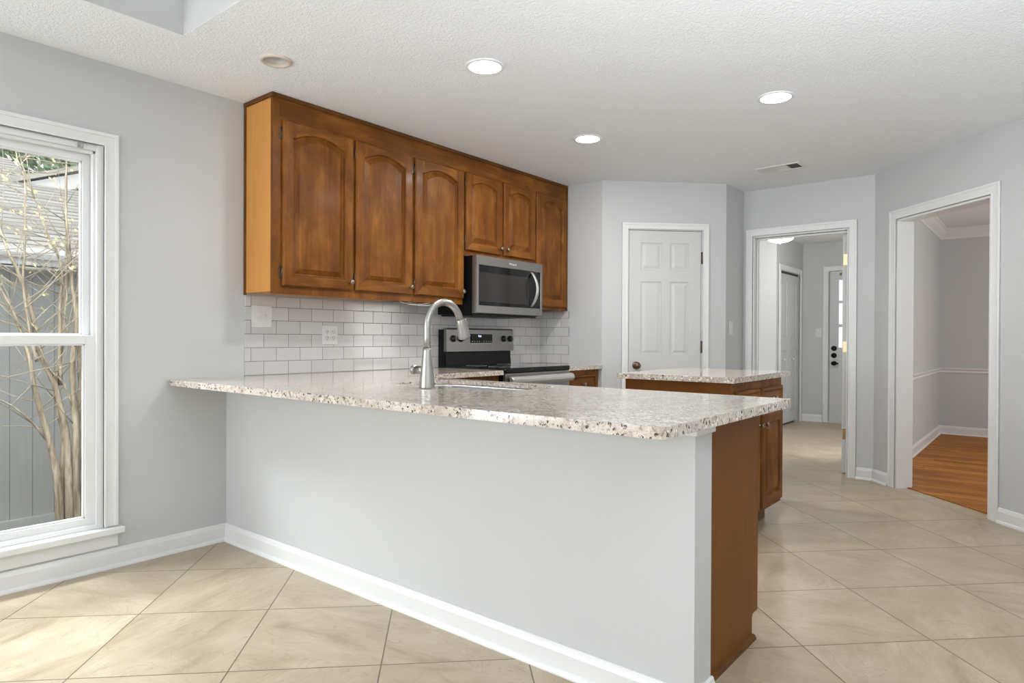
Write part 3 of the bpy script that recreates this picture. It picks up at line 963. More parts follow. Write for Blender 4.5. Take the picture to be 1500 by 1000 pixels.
d4 = struct('door_4', b, DOORW, 'white front door with glass panes and black locks', 'door')
for i in (0, 2, 4):
    for z0, z1 in lz:
        b = B(FM); b.box((cu[i], z0, -0.042), (cu[i + 1], z1, -0.036))
        obj('glass_pane', b, GLASS, d4)
for z in (1.005, 0.909):
    b = B(frame((1.285, HY + 0.018, z), (1, 0, 0), (0, 0, 1), (0, -1, 0))); b.lathe([(0.034, 0), (0.034, 0.012), (0.026, 0.02), (0.010, 0.024)], 24)
    obj('deadbolt', b, BLACK, d4)
b = B(frame((1.290, HY + 0.018, 0.804), (1, 0, 0), (0, 0, 1), (0, -1, 0))); b.lathe([(0.030, 0), (0.030, 0.008), (0.012, 0.014), (0.011, 0.04), (0.028, 0.052), (0.028, 0.066), (0.01, 0.074)], 24)
b.tube([(0.0, 0, 0.055), (0.06, 0, 0.055)], 0.010, 10)
obj('door_knob', b, BLACK, d4)
b = B(FM); b.box((FX0, 0, -0.12), (FX1, 0.02, 0.012), 0.003)
obj('threshold', b, BAFFLE, d4)
b = B(FM); b.box((1.352, 1.985, -0.018), (1.372, 2.02, -0.004), 0.002)
obj('latch', b, BRONZE, d4)

# ------------------------------------------------------------------ peninsula half wall
b = B(); b.box((0, PW0, 0), (PWX, PW1, ZC - 0.0315))
pw = struct('wall_peninsula', b, WALL, 'light painted half wall under the peninsula worktop', 'half wall')
b = B(); b.box((0.0, PW0 - 0.007, ZC - 0.062), (PWX + 0.008, PW1 + 0.012, ZC - 0.0315), 0.002)
obj('cap_board', b, TRIM, pw)

# ------------------------------------------------------------------ worktops
def rounded(pts, r, seg=6):
    out = []
    n = len(pts)
    for i, p in enumerate(pts):
        ri = r[i] if isinstance(r, (list, tuple)) else r
        p = Vector(p); a = Vector(pts[i - 1]); c = Vector(pts[(i + 1) % n])
        if ri <= 0:
            out.append((p.x, p.y)); continue
        da, dc = (a - p).normalized(), (c - p).normalized()
        s, e = p + da * ri, p + dc * ri
        for k in range(seg + 1):
            t = k / seg
            q = s * (1 - t) ** 2 + p * 2 * t * (1 - t) + e * t ** 2
            out.append((q.x, q.y))
    return out


RY0, RY1 = 1.635, 2.415
XE = 2.784
pen = rounded([(0, -0.30), (XE, -0.30), (XE, 0.752), (0.652, 0.752), (0.652, RY0 - 0.003), (0, RY0 - 0.003)], [0.045, 0.028, 0.012, 0.02, 0.006, 0])
SX0, SX1, SY0, SY1 = 1.07, 1.795, 0.286, 0.672
hole = rounded([(SX0, SY0), (SX1, SY0), (SX1, SY1), (SX0, SY1)], 0.05)
b = B(); b.slab(pen, [hole], ZC - 0.020, ZC)
pc = obj('peninsula_countertop', b, GRANITE, org=(1.4, 0.2, ZC - 0.031), label='L-shaped speckled cream granite worktop with sink cutout on the half wall', cat='countertop', bevel=0.004)
bw = pc.data.attributes.new('bevel_weight_edge', 'FLOAT', 'EDGE')
for ed in pc.data.edges:
    z0_, z1_ = (pc.data.vertices[i].co.z for i in ed.vertices)
    bw.data[ed.index].value = 1.0 if min(z0_, z1_) > 0.030 and ed.is_loose is False else 0.0
pc.modifiers['edge'].limit_method = 'WEIGHT'
big = rounded([(SX0 - 0.05, SY0 - 0.05), (SX1 + 0.05, SY0 - 0.05), (SX1 + 0.05, SY1 + 0.045), (SX0 - 0.05, SY1 + 0.045)], 0.05)
b = B(); b.slab(pen, [big], ZC - 0.031, ZC - 0.020)
obj('built_up_edge', b, GRANITE, pc)
b = B(); b.slab(rounded([(0, RY1 + 0.003), (0.652, RY1 + 0.003), (0.652, YE), (0, YE)], [0, 0.006, 0.0, 0]), [], ZC - 0.031, ZC)
obj('stove_side_countertop', b, GRANITE, label='short granite worktop between the stove and the end wall', cat='countertop', bevel=0.004)
IX0, IX1, IY0, IY1, IZ = 1.545, 2.250, 1.600, 2.570, 0.921
b = B(); b.slab(rounded([(IX0, IY0), (IX1, IY0), (IX1, IY1), (IX0, IY1)], 0.012), [], IZ - 0.031, IZ)
obj('island_countertop', b, GRANITE, label='granite worktop on the small kitchen island', cat='countertop', bevel=0.004)

# sink and faucet
sk = thing('kitchen_sink', 'stainless undermount sink below the peninsula worktop cutout', 'sink', (1.43, 0.46, ZC - 0.24))
zt = ZC - 0.0203
ring = lambda d, z, r=0.05: [(x, y, z) for x, y in rounded([(SX0 - d, SY0 - d), (SX1 + d, SY0 - d), (SX1 + d, SY1 + d), (SX0 - d, SY1 + d)], r)]
b = B(); b.loops([ring(0.022, zt, 0.05), ring(0.004, zt), ring(0.004, zt - 0.012), ring(-0.002, zt - 0.17), ring(-0.02, zt - 0.196), ring(-0.06, zt - 0.20)], False, True, smooth=True)
obj('basin', b, SINKST, sk)
b = B(frame((1.43, 0.46, zt - 0.199), (1, 0, 0), (0, 1, 0), (0, 0, 1))); b.lathe([(0.045, 0), (0.045, 0.004), (0.034, 0.005), (0.030, 0.001), (0.004, 0.001)], 24)
obj('drain', b, STEEL, sk)

FX, FY = 1.424, 0.188
fa = thing('kitchen_faucet', 'tall brushed nickel gooseneck faucet in front of the sink', 'faucet', (FX, FY, ZC))
b = B(frame((FX, FY, ZC), (1, 0, 0), (0, 1, 0), (0, 0, 1)))
b.lathe([(0.0345, 0), (0.0345, 0.006), (0.0335, 0.02), (0.030, 0.06), (0.023, 0.12), (0.0185, 0.165), (0.0178, 0.175)])
obj('body', b, NICKEL, fa)
b = B()
R_ = 0.105
top = 1.283 - R_
path = [(FX, FY, ZC + 0.17), (FX, FY, ZC + 0.22)] + [(FX, FY, top - 0.03)]
for k in range(0, 15):
    a = pi - (pi - radians(15)) * k / 14
    path.append((FX, FY + R_ + R_ * cos(a) * 1.0, top + R_ * sin(a)))
b.tube(path, 0.0158, 18)
obj('spout_neck', b, NICKEL, fa)
e = Vector(path[-1]); dr = (e - Vector(path[-2])).normalized()
hm = frame(e, (1, 0, 0), Vector((1, 0, 0)).cross(dr) * -1, dr)
b = B(hm); b.lathe([(0.0155, -0.004), (0.0175, 0.0), (0.0195, 0.02), (0.0245, 0.055), (0.0285, 0.080), (0.0285, 0.085), (0.024, 0.088), (0.004, 0.088)])
sh = obj('spray_head', b, NICKEL, fa)
b = B(hm); b.box((-0.006, -0.037, 0.004), (0.006, -0.021, 0.066), 0.004)
obj('spray_button', b, NICKEL, sh)
b = B(frame((FX, FY, ZC + 0.078), (0, 1, 0), (0, 0, 1), (-1, 0, 0)))
b.lathe([(0.017, 0.01), (0.0185, 0.03), (0.0185, 0.068)])
obj('handle_hub', b, NICKEL, fa)
b = B(frame((FX, FY, ZC + 0.078), (0, 1, 0), (0, 0, 1), (-1, 0, 0)))
b.lathe([(0.0165, 0.068), (0.0165, 0.073), (0.0205, 0.074), (0.0205, 0.088), (0.016, 0.093), (0.004, 0.095)])
b.tube([(0.0, 0.0, 0.082), (0.05, 0.004, 0.084), (0.105, 0.006, 0.084)], [0.007, 0.006, 0.005], 10)
obj('lever_handle', b, NICKEL, fa)


# ------------------------------------------------------------------ cabinets
def arch_door(m, u0, u1, v0, v1, w0, th=0.020, st=0.058, arch=0.045, n=18, rail_t=None):
    """raised panel door; arch > 0 gives the arched top rail"""
    f = w0 + th
    rail_t = st if rail_t is None else rail_t
    ul, ur, vb, vs = u0 + st, u1 - st, v0 + st, v1 - rail_t - arch

    def outline(d, w):
        L, R, bo = ul + d, ur - d, vb + d
        mid, hw = (L + R) / 2, (R - L) / 2
        pts = [(L, bo, w), (R, bo, w)]
        for k in range(n + 1):
            x = 1 - 2 * k / n
            q = min(1.0, abs(x) / 0.93)
            z = vs - d + (arch * (1 - q ** 2.1) if arch else 0)
            pts.append((mid + hw * x, z, w))
        return pts

    def outer(e, w):
        a, c, lo, hi = u0 + e, u1 - e, v0 + e, v1 - e
        pts = [(a, lo, w), (c, lo, w)]
        mid, hw = (ul + ur) / 2, (ur - ul) / 2
        for k in range(n + 1):
            x = 1 - 2 * k / n
            if k == 0:
                pts.append((c, hi, w))
            elif k == n:
                pts.append((a, hi, w))
            else:
                pts.append((mid + hw * x, hi, w))
        return pts
    b = B(m)
    b.loops([outer(0, w0), outer(0, f - 0.008), outer(0.002, f - 0.0065), outer(0.004, f - 0.003), outer(0.008, f),
             outline(0, f), outline(0.003, f - 0.005), outline(0.007, f - 0.0145), outline(0.010, f - 0.015),
             outline(0.012, f - 0.016), outline(0.038, f - 0.0035), outline(0.040, f - 0.001)], True, True)
    inv = m.inverted()
    for fc in b.bm.faces:
        c = inv @ fc.calc_center_median()
        if c.z > f - 0.0001 and ul - 0.001 < c.x < ur + 0.001 and (c.y < vb or c.y > vs - 0.002):
            fc.material_index = 1
    return b


def knob(m, u, v, w, parent, mat=PEWTER):
    b = B(m @ Matrix.Translation((u, v, w)))
    b.lathe([(0.0095, 0), (0.008, 0.004), (0.006, 0.008), (0.006, 0.014), (0.012, 0.018), (0.0155, 0.023), (0.015, 0.028), (0.009, 0.031), (0.002, 0.032)], 20)
    return obj('knob', b, mat, parent)


def cab_hinge(m, u, v, w, parent):
    b = B(m)
    b.box((u - 0.011, v - 0.034, w - 0.001), (u + 0.004, v + 0.034, w + 0.004), 0.0015, 1)
    b.tube([(u + 0.004, v - 0.030, w + 0.006), (u + 0.004, v + 0.030, w + 0.006)], 0.0066, 10)
    b.tube([(u + 0.004, v - 0.036, w + 0.005), (u + 0.004, v - 0.028, w + 0.005)], [0.002, 0.005], 8)
    b.tube([(u + 0.004, v + 0.028, w + 0.005), (u + 0.004, v + 0.036, w + 0.005)], [0.005, 0.002], 8)
    return obj('hinge', b, DKBRONZE, parent)


UF = 0.288                     # face of the upper face frame
ZB, ZT = 1.360, 2.4395


def upper(name, label, y0, y1, zb, doors, end_panel=False, last=False):
    """doors: (ya, yb, za, zb, hinge side, knob side)"""
    t = thing(name, label, 'cabinet', (0.15, (y0 + y1) / 2, zb))
    b = B()
    b.box((0.001, y0 + 0.0005, zb + 0.012), (UF - 0.020, y1 - 0.0005, ZT - 0.001))
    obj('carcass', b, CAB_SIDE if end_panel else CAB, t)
    # face frame: stiles and rails around the door openings
    b = B()
    b.box((UF - 0.020, y0 + 0.0005, zb), (UF, y1 - 0.0005, 2.318), 0.0006, 1)
    ff = obj('face_frame', b, CAB, t)
    b = B()
    b.box((UF - 0.020, y0 + (0.040 if end_panel else 0.0005), 2.318), (UF, y1 - 0.0005, ZT - 0.001), 0.0006, 1)
    obj('top_rail', b, CAB_H, ff)
    if end_panel:
        b = B()
        b.box((UF - 0.020, y0 + 0.0005, 2.318), (UF, y0 + 0.0398, ZT - 0.001), 0.0006, 1)
        obj('stile', b, CAB, ff)
    b = B(); b.box((UF - 0.001, y0 + 0.001, ZT - 0.022), (UF + 0.012, y1 - 0.001, ZT), 0.003)
    if end_panel:
        b.box((0.0, y0 - 0.010, ZT - 0.024), (UF + 0.012, y0 + 0.004, ZT), 0.003)
        b.box((0.0, y0 - 0.008, zb), (0.016, y0 + 0.004, ZT - 0.02), 0.003)
    if last:
        b.box((UF - 0.001, y1 - 0.018, zb), (UF + 0.009, y1 - 0.0005, ZT - 0.02), 0.003)
    obj('edge_trim', b, CAB_TRIM, t)
    for ya, yb, za, zc, hs, ks in doors:
        tall = zc - za > 0.7
        d = obj('cabinet_door', arch_door(WM, ya, yb, za, zc, UF + 0.001, st=0.060 if tall else 0.056, arch=0.042 if tall else 0.036, rail_t=0.048), (CAB, CAB_H), t)
        f = UF + 0.021
        hy = ya - 0.004 if hs < 0 else yb + 0.004
        for hz in (za + 0.075, zc - 0.075):
            if hs < 0:
                cab_hinge(WM, hy, hz, UF + 0.0005, d)
            else:
                cab_hinge(WM @ Matrix.Scale(-1, 4, (1, 0, 0)), -hy, hz, UF + 0.0005, d)
        if ks:
            knob(WM, yb - 0.026 if ks > 0 else ya + 0.026, za + 0.048, f - 0.0005, d)
    return t


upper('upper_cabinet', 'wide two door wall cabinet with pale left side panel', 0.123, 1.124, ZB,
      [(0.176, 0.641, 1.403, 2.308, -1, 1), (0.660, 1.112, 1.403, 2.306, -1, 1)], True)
upper('upper_cabinet', 'single tall door wall cabinet just left of the microwave', 1.124, 1.6035, ZB, [(1.137, 1.600, 1.403, 2.306, -1, 1)])
upper('upper_cabinet', 'short two door wall cabinet above the microwave', 1.6035, 2.4535, 1.712,
      [(1.620, 2.017, 1.750, 2.308, -1, 1), (2.041, 2.436, 1.750, 2.308, 1, -1)])
upper('upper_cabinet', 'narrow single door wall cabinet right of the microwave', 2.4535, YE - 0.001, ZB, [(2.456, 2.884, 1.385, 2.312, 1, -1)], False, True)
b = B()
b.tube([(0.27, 1.02, 1.364), (0.27, 1.06, 1.352), (0.275, 1.12, 1.342), (0.28, 1.18, 1.340), (0.28, 1.25, 1.352), (0.28, 1.32, 1.364)], 0.0022, 6)
b.tube([(0.26, 1.10, 1.364), (0.265, 1.14, 1.353), (0.27, 1.20, 1.338), (0.28, 1.28, 1.341), (0.28, 1.36, 1.363)], 0.0022, 6)
obj('lamp_cable', b, CABLE, label='thin white cable looping under the middle wall cabinet', cat='cable')

# base cabinets along the range wall
LF = 0.606


def base_front(t, m, u0, u1, drawers, doors, w, knobs=True):
    for a, c, va, vb in drawers:
        d = obj('drawer', arch_door(m, a, c, va, vb, w, st=0.018, arch=0.0), (CAB_H, CAB_H), t)
        knob(m, (a + c) / 2, (va + vb) / 2, w + 0.0195, d)
    for a, c, va, vb, ks in doors:
        d = obj('cabinet_door', arch_door(m, a, c, va, vb, w, st=0.055, arch=0.0), (CAB, CAB_H), t)
        knob(m, c - 0.028 if ks > 0 else a + 0.028, vb - 0.06, w + 0.0195, d)


def base_cab(name, label, y0, y1, drawers, doors):
    t = thing(name, label, 'cabinet', (0.3, (y0 + y1) / 2, 0))
    b = B(); b.box((0.001, y0, 0.10), (LF - 0.02, y1, ZC - 0.032)).box((LF - 0.02, y0, 0.10), (LF, y1, ZC - 0.032), 0.001, 1)
    obj('carcass', b, CAB, t)
    b = B(); b.box((0.001, y0, 0.0), (LF - 0.075, y1, 0.1))
    obj('toe_kick', b, CAB_IN, t)
    base_front(t, WM, y0, y1, drawers, doors, LF)
    return t


base_cab('base_cabinet', 'brown base cabinet left of the stove below the granite', 0.780, RY0 - 0.004, [(1.12, 1.60, 0.70, 0.845), (0.80, 1.10, 0.70, 0.845)], [(1.12, 1.60, 0.13, 0.68, -1), (0.80, 1.10, 0.13, 0.68, 1)])
base_cab('base_cabinet', 'brown base cabinet squeezed between stove and end wall', RY1 + 0.004, YE - 0.001, [(RY1 + 0.03, YE - 0.045, 0.68, 0.832)], [(RY1 + 0.03, YE - 0.045, 0.13, 0.66, 1)])

# peninsula cabinet behind the half wall
PE, PB = 2.668, 0.738
t = thing('peninsula_cabinet', 'brown stained base cabinet with plain end panel behind the half wall', 'cabinet', (2.0, 0.4, 0))
b = B(); b.box((0.66, PW1 + 0.014, 0.09), (1.02, PB - 0.02, ZC - 0.032)).box((1.85, PW1 + 0.014, 0.09), (PE - 0.02, PB - 0.02, ZC - 0.032)).box((1.02, PW1 + 0.014, 0.09), (1.85, PB - 0.02, 0.60)).box((1.02, PW1 + 0.014, 0.6), (1.85, PW1 + 0.03, ZC - 0.032))
b.box((0.66, PB - 0.02, 0.09), (PE - 0.02, PB, ZC - 0.032))
obj('carcass', b, CAB, t)
b = B(frame((0, 0, 0), (0, 1, 0), (0, 0, 1), (1, 0, 0)))
b.prism([(PW1 + 0.013, 0), (PB - 0.058, 0), (PB - 0.058, 0.082), (PB - 0.050, 0.092), (PB + 0.001, 0.094), (PB + 0.001, ZC - 0.032), (PW1 + 0.013, ZC - 0.032)], PE - 0.02, PE)
obj('end_panel', b, CAB_PANEL, t)
b = B(); b.box((0.66, PB - 0.075, 0.0), (PE - 0.02, PB - 0.06, 0.09))
obj('toe_kick', b, CAB_IN, t)
b = B(frame((0, 0, 0), (1, 0, 0), (0, 0, 1), (0, -1, 0)))
b.prism([(PE, 0), (PE + 0.014, 0), (PE + 0.014, 0.007), (PE + 0.009, 0.015), (PE, 0.018)], -(PB - 0.05), -(PW1 + 0.025))
obj('shoe_moulding', b, CAB_TRIM, t)
KM = frame((0, 0, 0), (-1, 0, 0), (0, 0, 1), (0, 1, 0))
base_front(t, KM, 0, 0, [], [(-2.64, -2.27, 0.12, 0.845, 1), (-2.25, -1.88, 0.12, 0.845, -1)], PB)

# island
t = thing('kitchen_island', 'small brown island with drawers and a door under granite', 'island', (1.9, 2.08, 0))
CX0, CX1, CY0, CY1, CZ = 1.585, 2.215, 1.640, 2.500, IZ - 0.032
b = B(); b.box((CX0, CY0, 0.105), (CX1 - 0.02, CY1, CZ))
obj('carcass', b, CAB_PANEL, t)
b = B(); b.box((CX1 - 0.02, CY0, 0.105), (CX1, CY1, CZ), 0.001, 1)
obj('face_frame', b, CAB, t)
b = B(); b.box((CX0 + 0.02, CY0 + 0.02, 0.0), (CX1 - 0.075, CY1 - 0.07, 0.105))
obj('toe_kick', b, CAB_IN, t)
ym = 2.078
base_front(t, WM, 0, 0, [(1.70, ym - 0.012, 0.705, 0.838), (ym + 0.018, 2.478, 0.705, 0.838)], [(ym + 0.018, 2.478, 0.128, 0.685, -1), (1.70, ym - 0.012, 0.128, 0.685, 1)], CX1)

# ------------------------------------------------------------------ backsplash
b = B(); b.box((0.0003, 0.1235, ZC), (0.008, YE - 0.0005, ZB - 0.0005))
obj('tile_backsplash', b, TILE_W, label='white subway tile backsplash running behind the stove', cat='backsplash', org=(0, 1.5, ZC))
b = B(); b.box((0.008, YE - 0.008, ZC), (0.314, YE - 0.0003, ZB))
obj('tile_backsplash', b, TILE_E, label='small white subway tile return on the end wall', cat='backsplash', org=(0.15, YE, ZC))

# ------------------------------------------------------------------ microwave
mw = thing('microwave', 'stainless over-the-range microwave with smoked glass door', 'microwave', (0.2, 2.02, 1.283))
MY0, MY1, MZ0, MZ1, MX = 1.628, 2.404, 1.283, 1.711, 0.402
b = B(); b.box((0.009, MY0 + 0.003, MZ0 + 0.012), (MX - 0.045, MY1 - 0.003, MZ1 - 0.001), 0.003)
obj('body', b, BLACK, mw)
b = B(); b.box((0.03, MY0 + 0.02, MZ0), (MX - 0.05, MY1 - 0.02, MZ0 + 0.012), 0.002)
gl = obj('underside_grille', b, DARKPL, mw)
b = B(); b.box((MX - 0.045, MY0 + 0.0, MZ0 + 0.016), (MX - 0.012, MY1, MZ1), 0.004)
obj('side_frame', b, STEEL, mw)
b = B(WM)
g0, g1, gz0, gz1 = 1.653, 2.380, 1.357, 1.643
mf0, mf1 = MX - 0.013, MX
b.box((MY0, MZ0 + 0.018, mf0), (MY1, gz0, mf1), 0.004).box((MY0, gz1, mf0), (MY1, MZ1, mf1), 0.004)
b.box((MY0, gz0 - 0.006, mf0), (g0, gz1 + 0.006, mf1), 0.004).box((g1, gz0 - 0.006, mf0), (MY1, gz1 + 0.006, mf1), 0.004)
dr_ = obj('door_frame', b, STEEL, mw)
b = B(WM); b.box((g0 - 0.003, gz0 - 0.003, mf0 - 0.002), (g1 + 0.003, gz1 + 0.003, mf1 - 0.005))
dg = obj('door_glass', b, BLACKG, dr_)
b = B(WM); b.box((g0 + 0.008, gz0 + 0.026, mf1 - 0.0055), (2.235, gz1 - 0.050, mf1 - 0.0046))
obj('viewing_window', b, WINDOWG, dr_)
b = B(WM)
hp, hr = [], []
for k in range(17):
    s = k / 16
    z = 1.368 + 0.268 * s
    hp.append((2.268, z, MX - 0.006 + 0.060 * sin(pi * s) ** 0.8))
ring_ = []
for (y, z, x) in hp:
    ring_.append([(y - 0.013, z, x - 0.005), (y + 0.013, z, x - 0.005), (y + 0.014, z, x + 0.003), (y + 0.008, z, x + 0.007), (y - 0.008, z, x + 0.007), (y - 0.014, z, x + 0.003)])
b.loops(ring_, smooth=True)
obj('door_handle', b, STEEL_L, mw)


def text(name, s, size, m, mat, parent, ext=0.0004):
    cu_ = bpy.data.curves.new(name, 'FONT')
    cu_.body = s; cu_.size = size; cu_.align_x = 'CENTER'; cu_.align_y = 'CENTER'; cu_.extrude = ext
    tmp = bpy.data.objects.new('_txt', cu_)
    C.objects.link(tmp)
    bpy.context.view_layer.update()
    me = bpy.data.meshes.new_from_object(tmp.evaluated_get(bpy.context.evaluated_depsgraph_get()))
    bpy.data.objects.remove(tmp); bpy.data.curves.remove(cu_)
    b = B(); b.bm.from_mesh(me); bpy.data.meshes.remove(me)
    bmesh.ops.transform(b.bm, matrix=m, verts=b.bm.verts)
    return obj(name, b, mat, parent)


text('brand_lettering', 'Whirlpool', 0.021, frame((MX + 0.0002, 2.03, 1.677), (0, 1, 0), (0, 0, 1), (1, 0, 0)), SILVERTXT, mw)
text('clock_digits', '9:11', 0.014, frame((mf1 - 0.0046, 2.325, 1.578), (0, 1, 0), (0, 0, 1), (1, 0, 0)), BAFFLE, mw)

# ------------------------------------------------------------------ stove
rg = thing('kitchen_range', 'stainless and black electric stove under the microwave', 'stove', (0.33, 2.02, 0))
KY0, KY1 = RY0 + 0.003, RY1 - 0.003
b = B(); b.box((0.01, KY0, 0.03), (0.635, KY1, 0.885)); b.box((0.05, KY0 + 0.03, 0.0), (0.56, KY1 - 0.03, 0.03))
obj('body', b, BLACK, rg)
b = B(); b.box((0.010, KY0 - 0.001, 0.884), (0.664, KY1 + 0.001, 0.917), 0.008)
ct = obj('cooktop', b, BLACKG, rg)
for x, y, r in ((0.47, 1.83, 0.10), (0.47, 2.22, 0.08), (0.22, 1.83, 0.075), (0.22, 2.22, 0.10)):
    b = B(frame((x, y, 0.9168), (1, 0, 0), (0, 1, 0), (0, 0, 1))); b.lathe([(r - 0.003, 0), (r - 0.003, 0.0004), (r, 0.0004), (r, 0)], 40, cap=False)
    obj('burner_ring', b, BAFFLE, ct)
b = B(); b.box((0.010, KY0, 0.91), (0.070, KY1, 1.185), 0.003)
obj('backguard', b, BLACK, rg)
b = B(frame((0, 0, 0), (1, 0, 0), (0, 0, 1), (0, -1, 0)))
b.prism([(0.06, 0.917), (0.082, 0.917), (0.074, 1.010), (0.06, 1.010)], -(KY1 - 0.01), -(KY0 + 0.01))
obj('backguard_riser', b, BLACK, rg)
b = B(frame((0, 0, 0), (1, 0, 0), (0, 0, 1), (0, -1, 0)))
b.prism([(0.069, 1.022), (0.100, 1.022), (0.094, 1.186), (0.088, 1.196), (0.069, 1.198)], -(KY1 + 0.001), -(KY0 - 0.001))
cp = obj('control_panel', b, STEEL, rg)
PMt = lambda y, z: frame((0.100 - (z - 1.022) * 0.0366, y, z), (0, 1, 0), Vector((-0.0366, 0, 1)).normalized(), Vector((1, 0, 0.0366)).normalized())
for y in (1.706, 1.786, 2.288, 2.368):
    b = B(PMt(y, 1.118)); b.lathe([(0.0255, 0), (0.0255, 0.004), (0.022, 0.006), (0.021, 0.024), (0.018, 0.027), (0.003, 0.027)], 24)
    k_ = obj('control_knob', b, DARKPL, cp)
    b = B(PMt(y, 1.118)); b.box((-0.0025, -0.020, 0.0265), (0.0025, 0.020, 0.033), 0.001)
    obj('pointer', b, STEEL, k_)
b = B(PMt(2.02, 1.120)); b.box((-0.128, -0.034, 0), (0.128, 0.034, 0.003), 0.001)
dp = obj('display_panel', b, BLACKG, cp)
text('display_digits', '9:11', 0.022, PMt(2.0, 1.137) @ Matrix.Translation((0, 0, 0.0034)), CLOCK, dp)
b = B(PMt(2.02, 1.10))
for i in range(9):
    for j in range(2):
        if abs(i - 4) > 0 or j == 1:
            b.box((-0.108 + i * 0.027 - 0.006, -0.004 - j * 0.018, 0.0030), (-0.108 + i * 0.027 + 0.006, -0.001 - j * 0.018, 0.0034))
obj('button_markings', b, BAFFLE, dp)
b = B(); b.box((0.634, KY0 + 0.002, 0.20), (0.662, KY1 - 0.002, 0.880), 0.005)
od = obj('oven_door', b, STEEL, rg)
b = B(); b.box((0.661, KY0 + 0.07, 0.30), (0.665, KY1 - 0.07, 0.745), 0.001)
obj('oven_window', b, BLACKG, od)
b = B(frame((0, 0, 0), (1, 0, 0), (0, 0, 1), (0, -1, 0)))
b.prism([(0.684, 0.800), (0.706, 0.804), (0.720, 0.822), (0.720, 0.842), (0.704, 0.858), (0.684, 0.862)], -(KY1 - 0.015), -(KY0 + 0.015), 0.004)
oh = obj('oven_handle', b, STEEL_L, od)
for y in (KY0 + 0.03, KY1 - 0.05):
    b = B(); b.box((0.660, y, 0.816), (0.696, y + 0.02, 0.842), 0.003)
    obj('handle_post', b, DARKPL, oh)
b = B(); b.box((0.634, KY0 + 0.002, 0.05), (0.660, KY1 - 0.002, 0.192), 0.004)
obj('storage_drawer', b, STEEL, rg)


# ------------------------------------------------------------------ plates on the walls
def plate(name, label, cat, m, w, h, kind, group=None):
    t = thing(name, label, cat, m.translation, group)
    b = B(m); b.box((-w / 2, -h / 2, 0), (w / 2, h / 2, 0.006), 0.003)
    p = obj('cover_plate', b, PLASTIC, t)
    gang = [-0.023, 0.023] if w > 0.09 else [0]
    for g in gang:
        if kind == 'toggle':
            b = B(m); b.box((g - 0.005, -0.012, 0.0055), (g + 0.005, 0.012, 0.0075), 0.001).box((g - 0.004, 0.0, 0.007), (g + 0.004, 0.011, 0.020), 0.002)
            obj('toggle_switch', b, PLASTIC, t)
        elif kind == 'rocker':
            b = B(m); b.box((g - 0.016, -0.033, 0.0055), (g + 0.016, 0.033, 0.009), 0.002)
            obj('rocker_switch', b, PLASTIC, t)
        else:
            for s in (-1, 1):
                b = B(m @ Matrix.Translation((g, s * 0.0195, 0.0055))); b.lathe([(0.0165, 0), (0.0165, 0.0022), (0.015, 0.003), (0.002, 0.003)], 20)
                r_ = obj('receptacle', b, PLASTIC, t)
                b = B(m @ Matrix.Translation((g, s * 0.0195, 0.008)))
                b.box((-0.0072, -0.001, 0), (-0.0048, 0.0085, 0.0009)).box((0.0048, -0.001, 0), (0.0072, 0.0085, 0.0009)).lathe([(0.0024, 0), (0.0024, 0.0009), (0.0005, 0.0009)], 8, m @ Matrix.Translation((g, s * 0.0195 - 0.0085, 0.008)))
                obj('slots', b, SLOT, r_)
    return t


plate('light_switch', 'white double toggle switch plate on the tile near the window', 'light switch', frame((0.008, 0.222, 1.242), (0, 1, 0), (0, 0, 1), (1, 0, 0)), 0.124, 0.124, 'toggle')
plate('wall_outlet', 'white four socket outlet plate on the subway tile', 'outlet', frame((0.008, 0.685, 1.138), (0, 1, 0), (0, 0, 1), (1, 0, 0)), 0.116, 0.118, 'outlet')
plate('light_switch', 'white rocker switch on the narrow wall by the pantry', 'light switch', frame((NX, 3.785, 1.22), (0, 1, 0), (0, 0, 1), (1, 0, 0)), 0.074, 0.117, 'rocker')
plate('light_switch', 'white switch plate beside the front door', 'light switch', frame((1.094, HY, 1.217), (1, 0, 0), (0, 0, 1), (0, -1, 0)), 0.074, 0.117, 'rocker')
plate('wall_outlet', 'white outlet low on the dining room side wall', 'outlet', frame((2.515, 5.682, 0.34), (0, 1, 0), (0, 0, 1), (1, 0, 0)), 0.072, 0.115, 'outlet')


# ------------------------------------------------------------------ ceiling fixtures
def downlight(label, x, y, lit, watts):
    t = thing('recessed_light', label, 'ceiling light', (x, y, H), 'recessed ceiling lights')
    m = frame((x, y, H), (1, 0, 0), (0, -1, 0), (0, 0, -1))
    if lit:
        b = B(m); b.lathe([(0.096, 0), (0.096, 0.003), (0.090, 0.006), (0.079, 0.006), (0.079, 0.0)], 40, cap=False)
        obj('trim_ring', b, TRIM, t)
        b = B(m); b.lathe([(0.079, 0.0005), (0.079, 0.0045), (0.060, 0.0055), (0.002, 0.0058)], 40)
        obj('lens', b, LAMP, t)
        ld = bpy.data.lights.new('lamp', 'AREA'); ld.shape = 'DISK'; ld.size = 0.15; ld.energy = watts; ld.color = (1.0, 0.98, 0.96)
        o = bpy.data.objects.new('lamp', ld); C.objects.link(o); o.parent = t; o.location = (0, 0, -0.0075)
    else:
        b = B(m); b.lathe([(0.074, 0), (0.074, 0.006), (0.068, 0.011), (0.058, 0.011), (0.054, 0.006), (0.0535, -0.002), (0.0535, -0.01)], 40, cap=False)
        obj('trim_ring', b, IVORY, t)
        b = B(m); b.lathe([(0.0545, 0.0), (0.052, -0.03), (0.046, -0.06), (0.036, -0.075), (0.002, -0.078)], 40, cap=False)
        obj('baffle', b, BAFFLE, t)
    return t


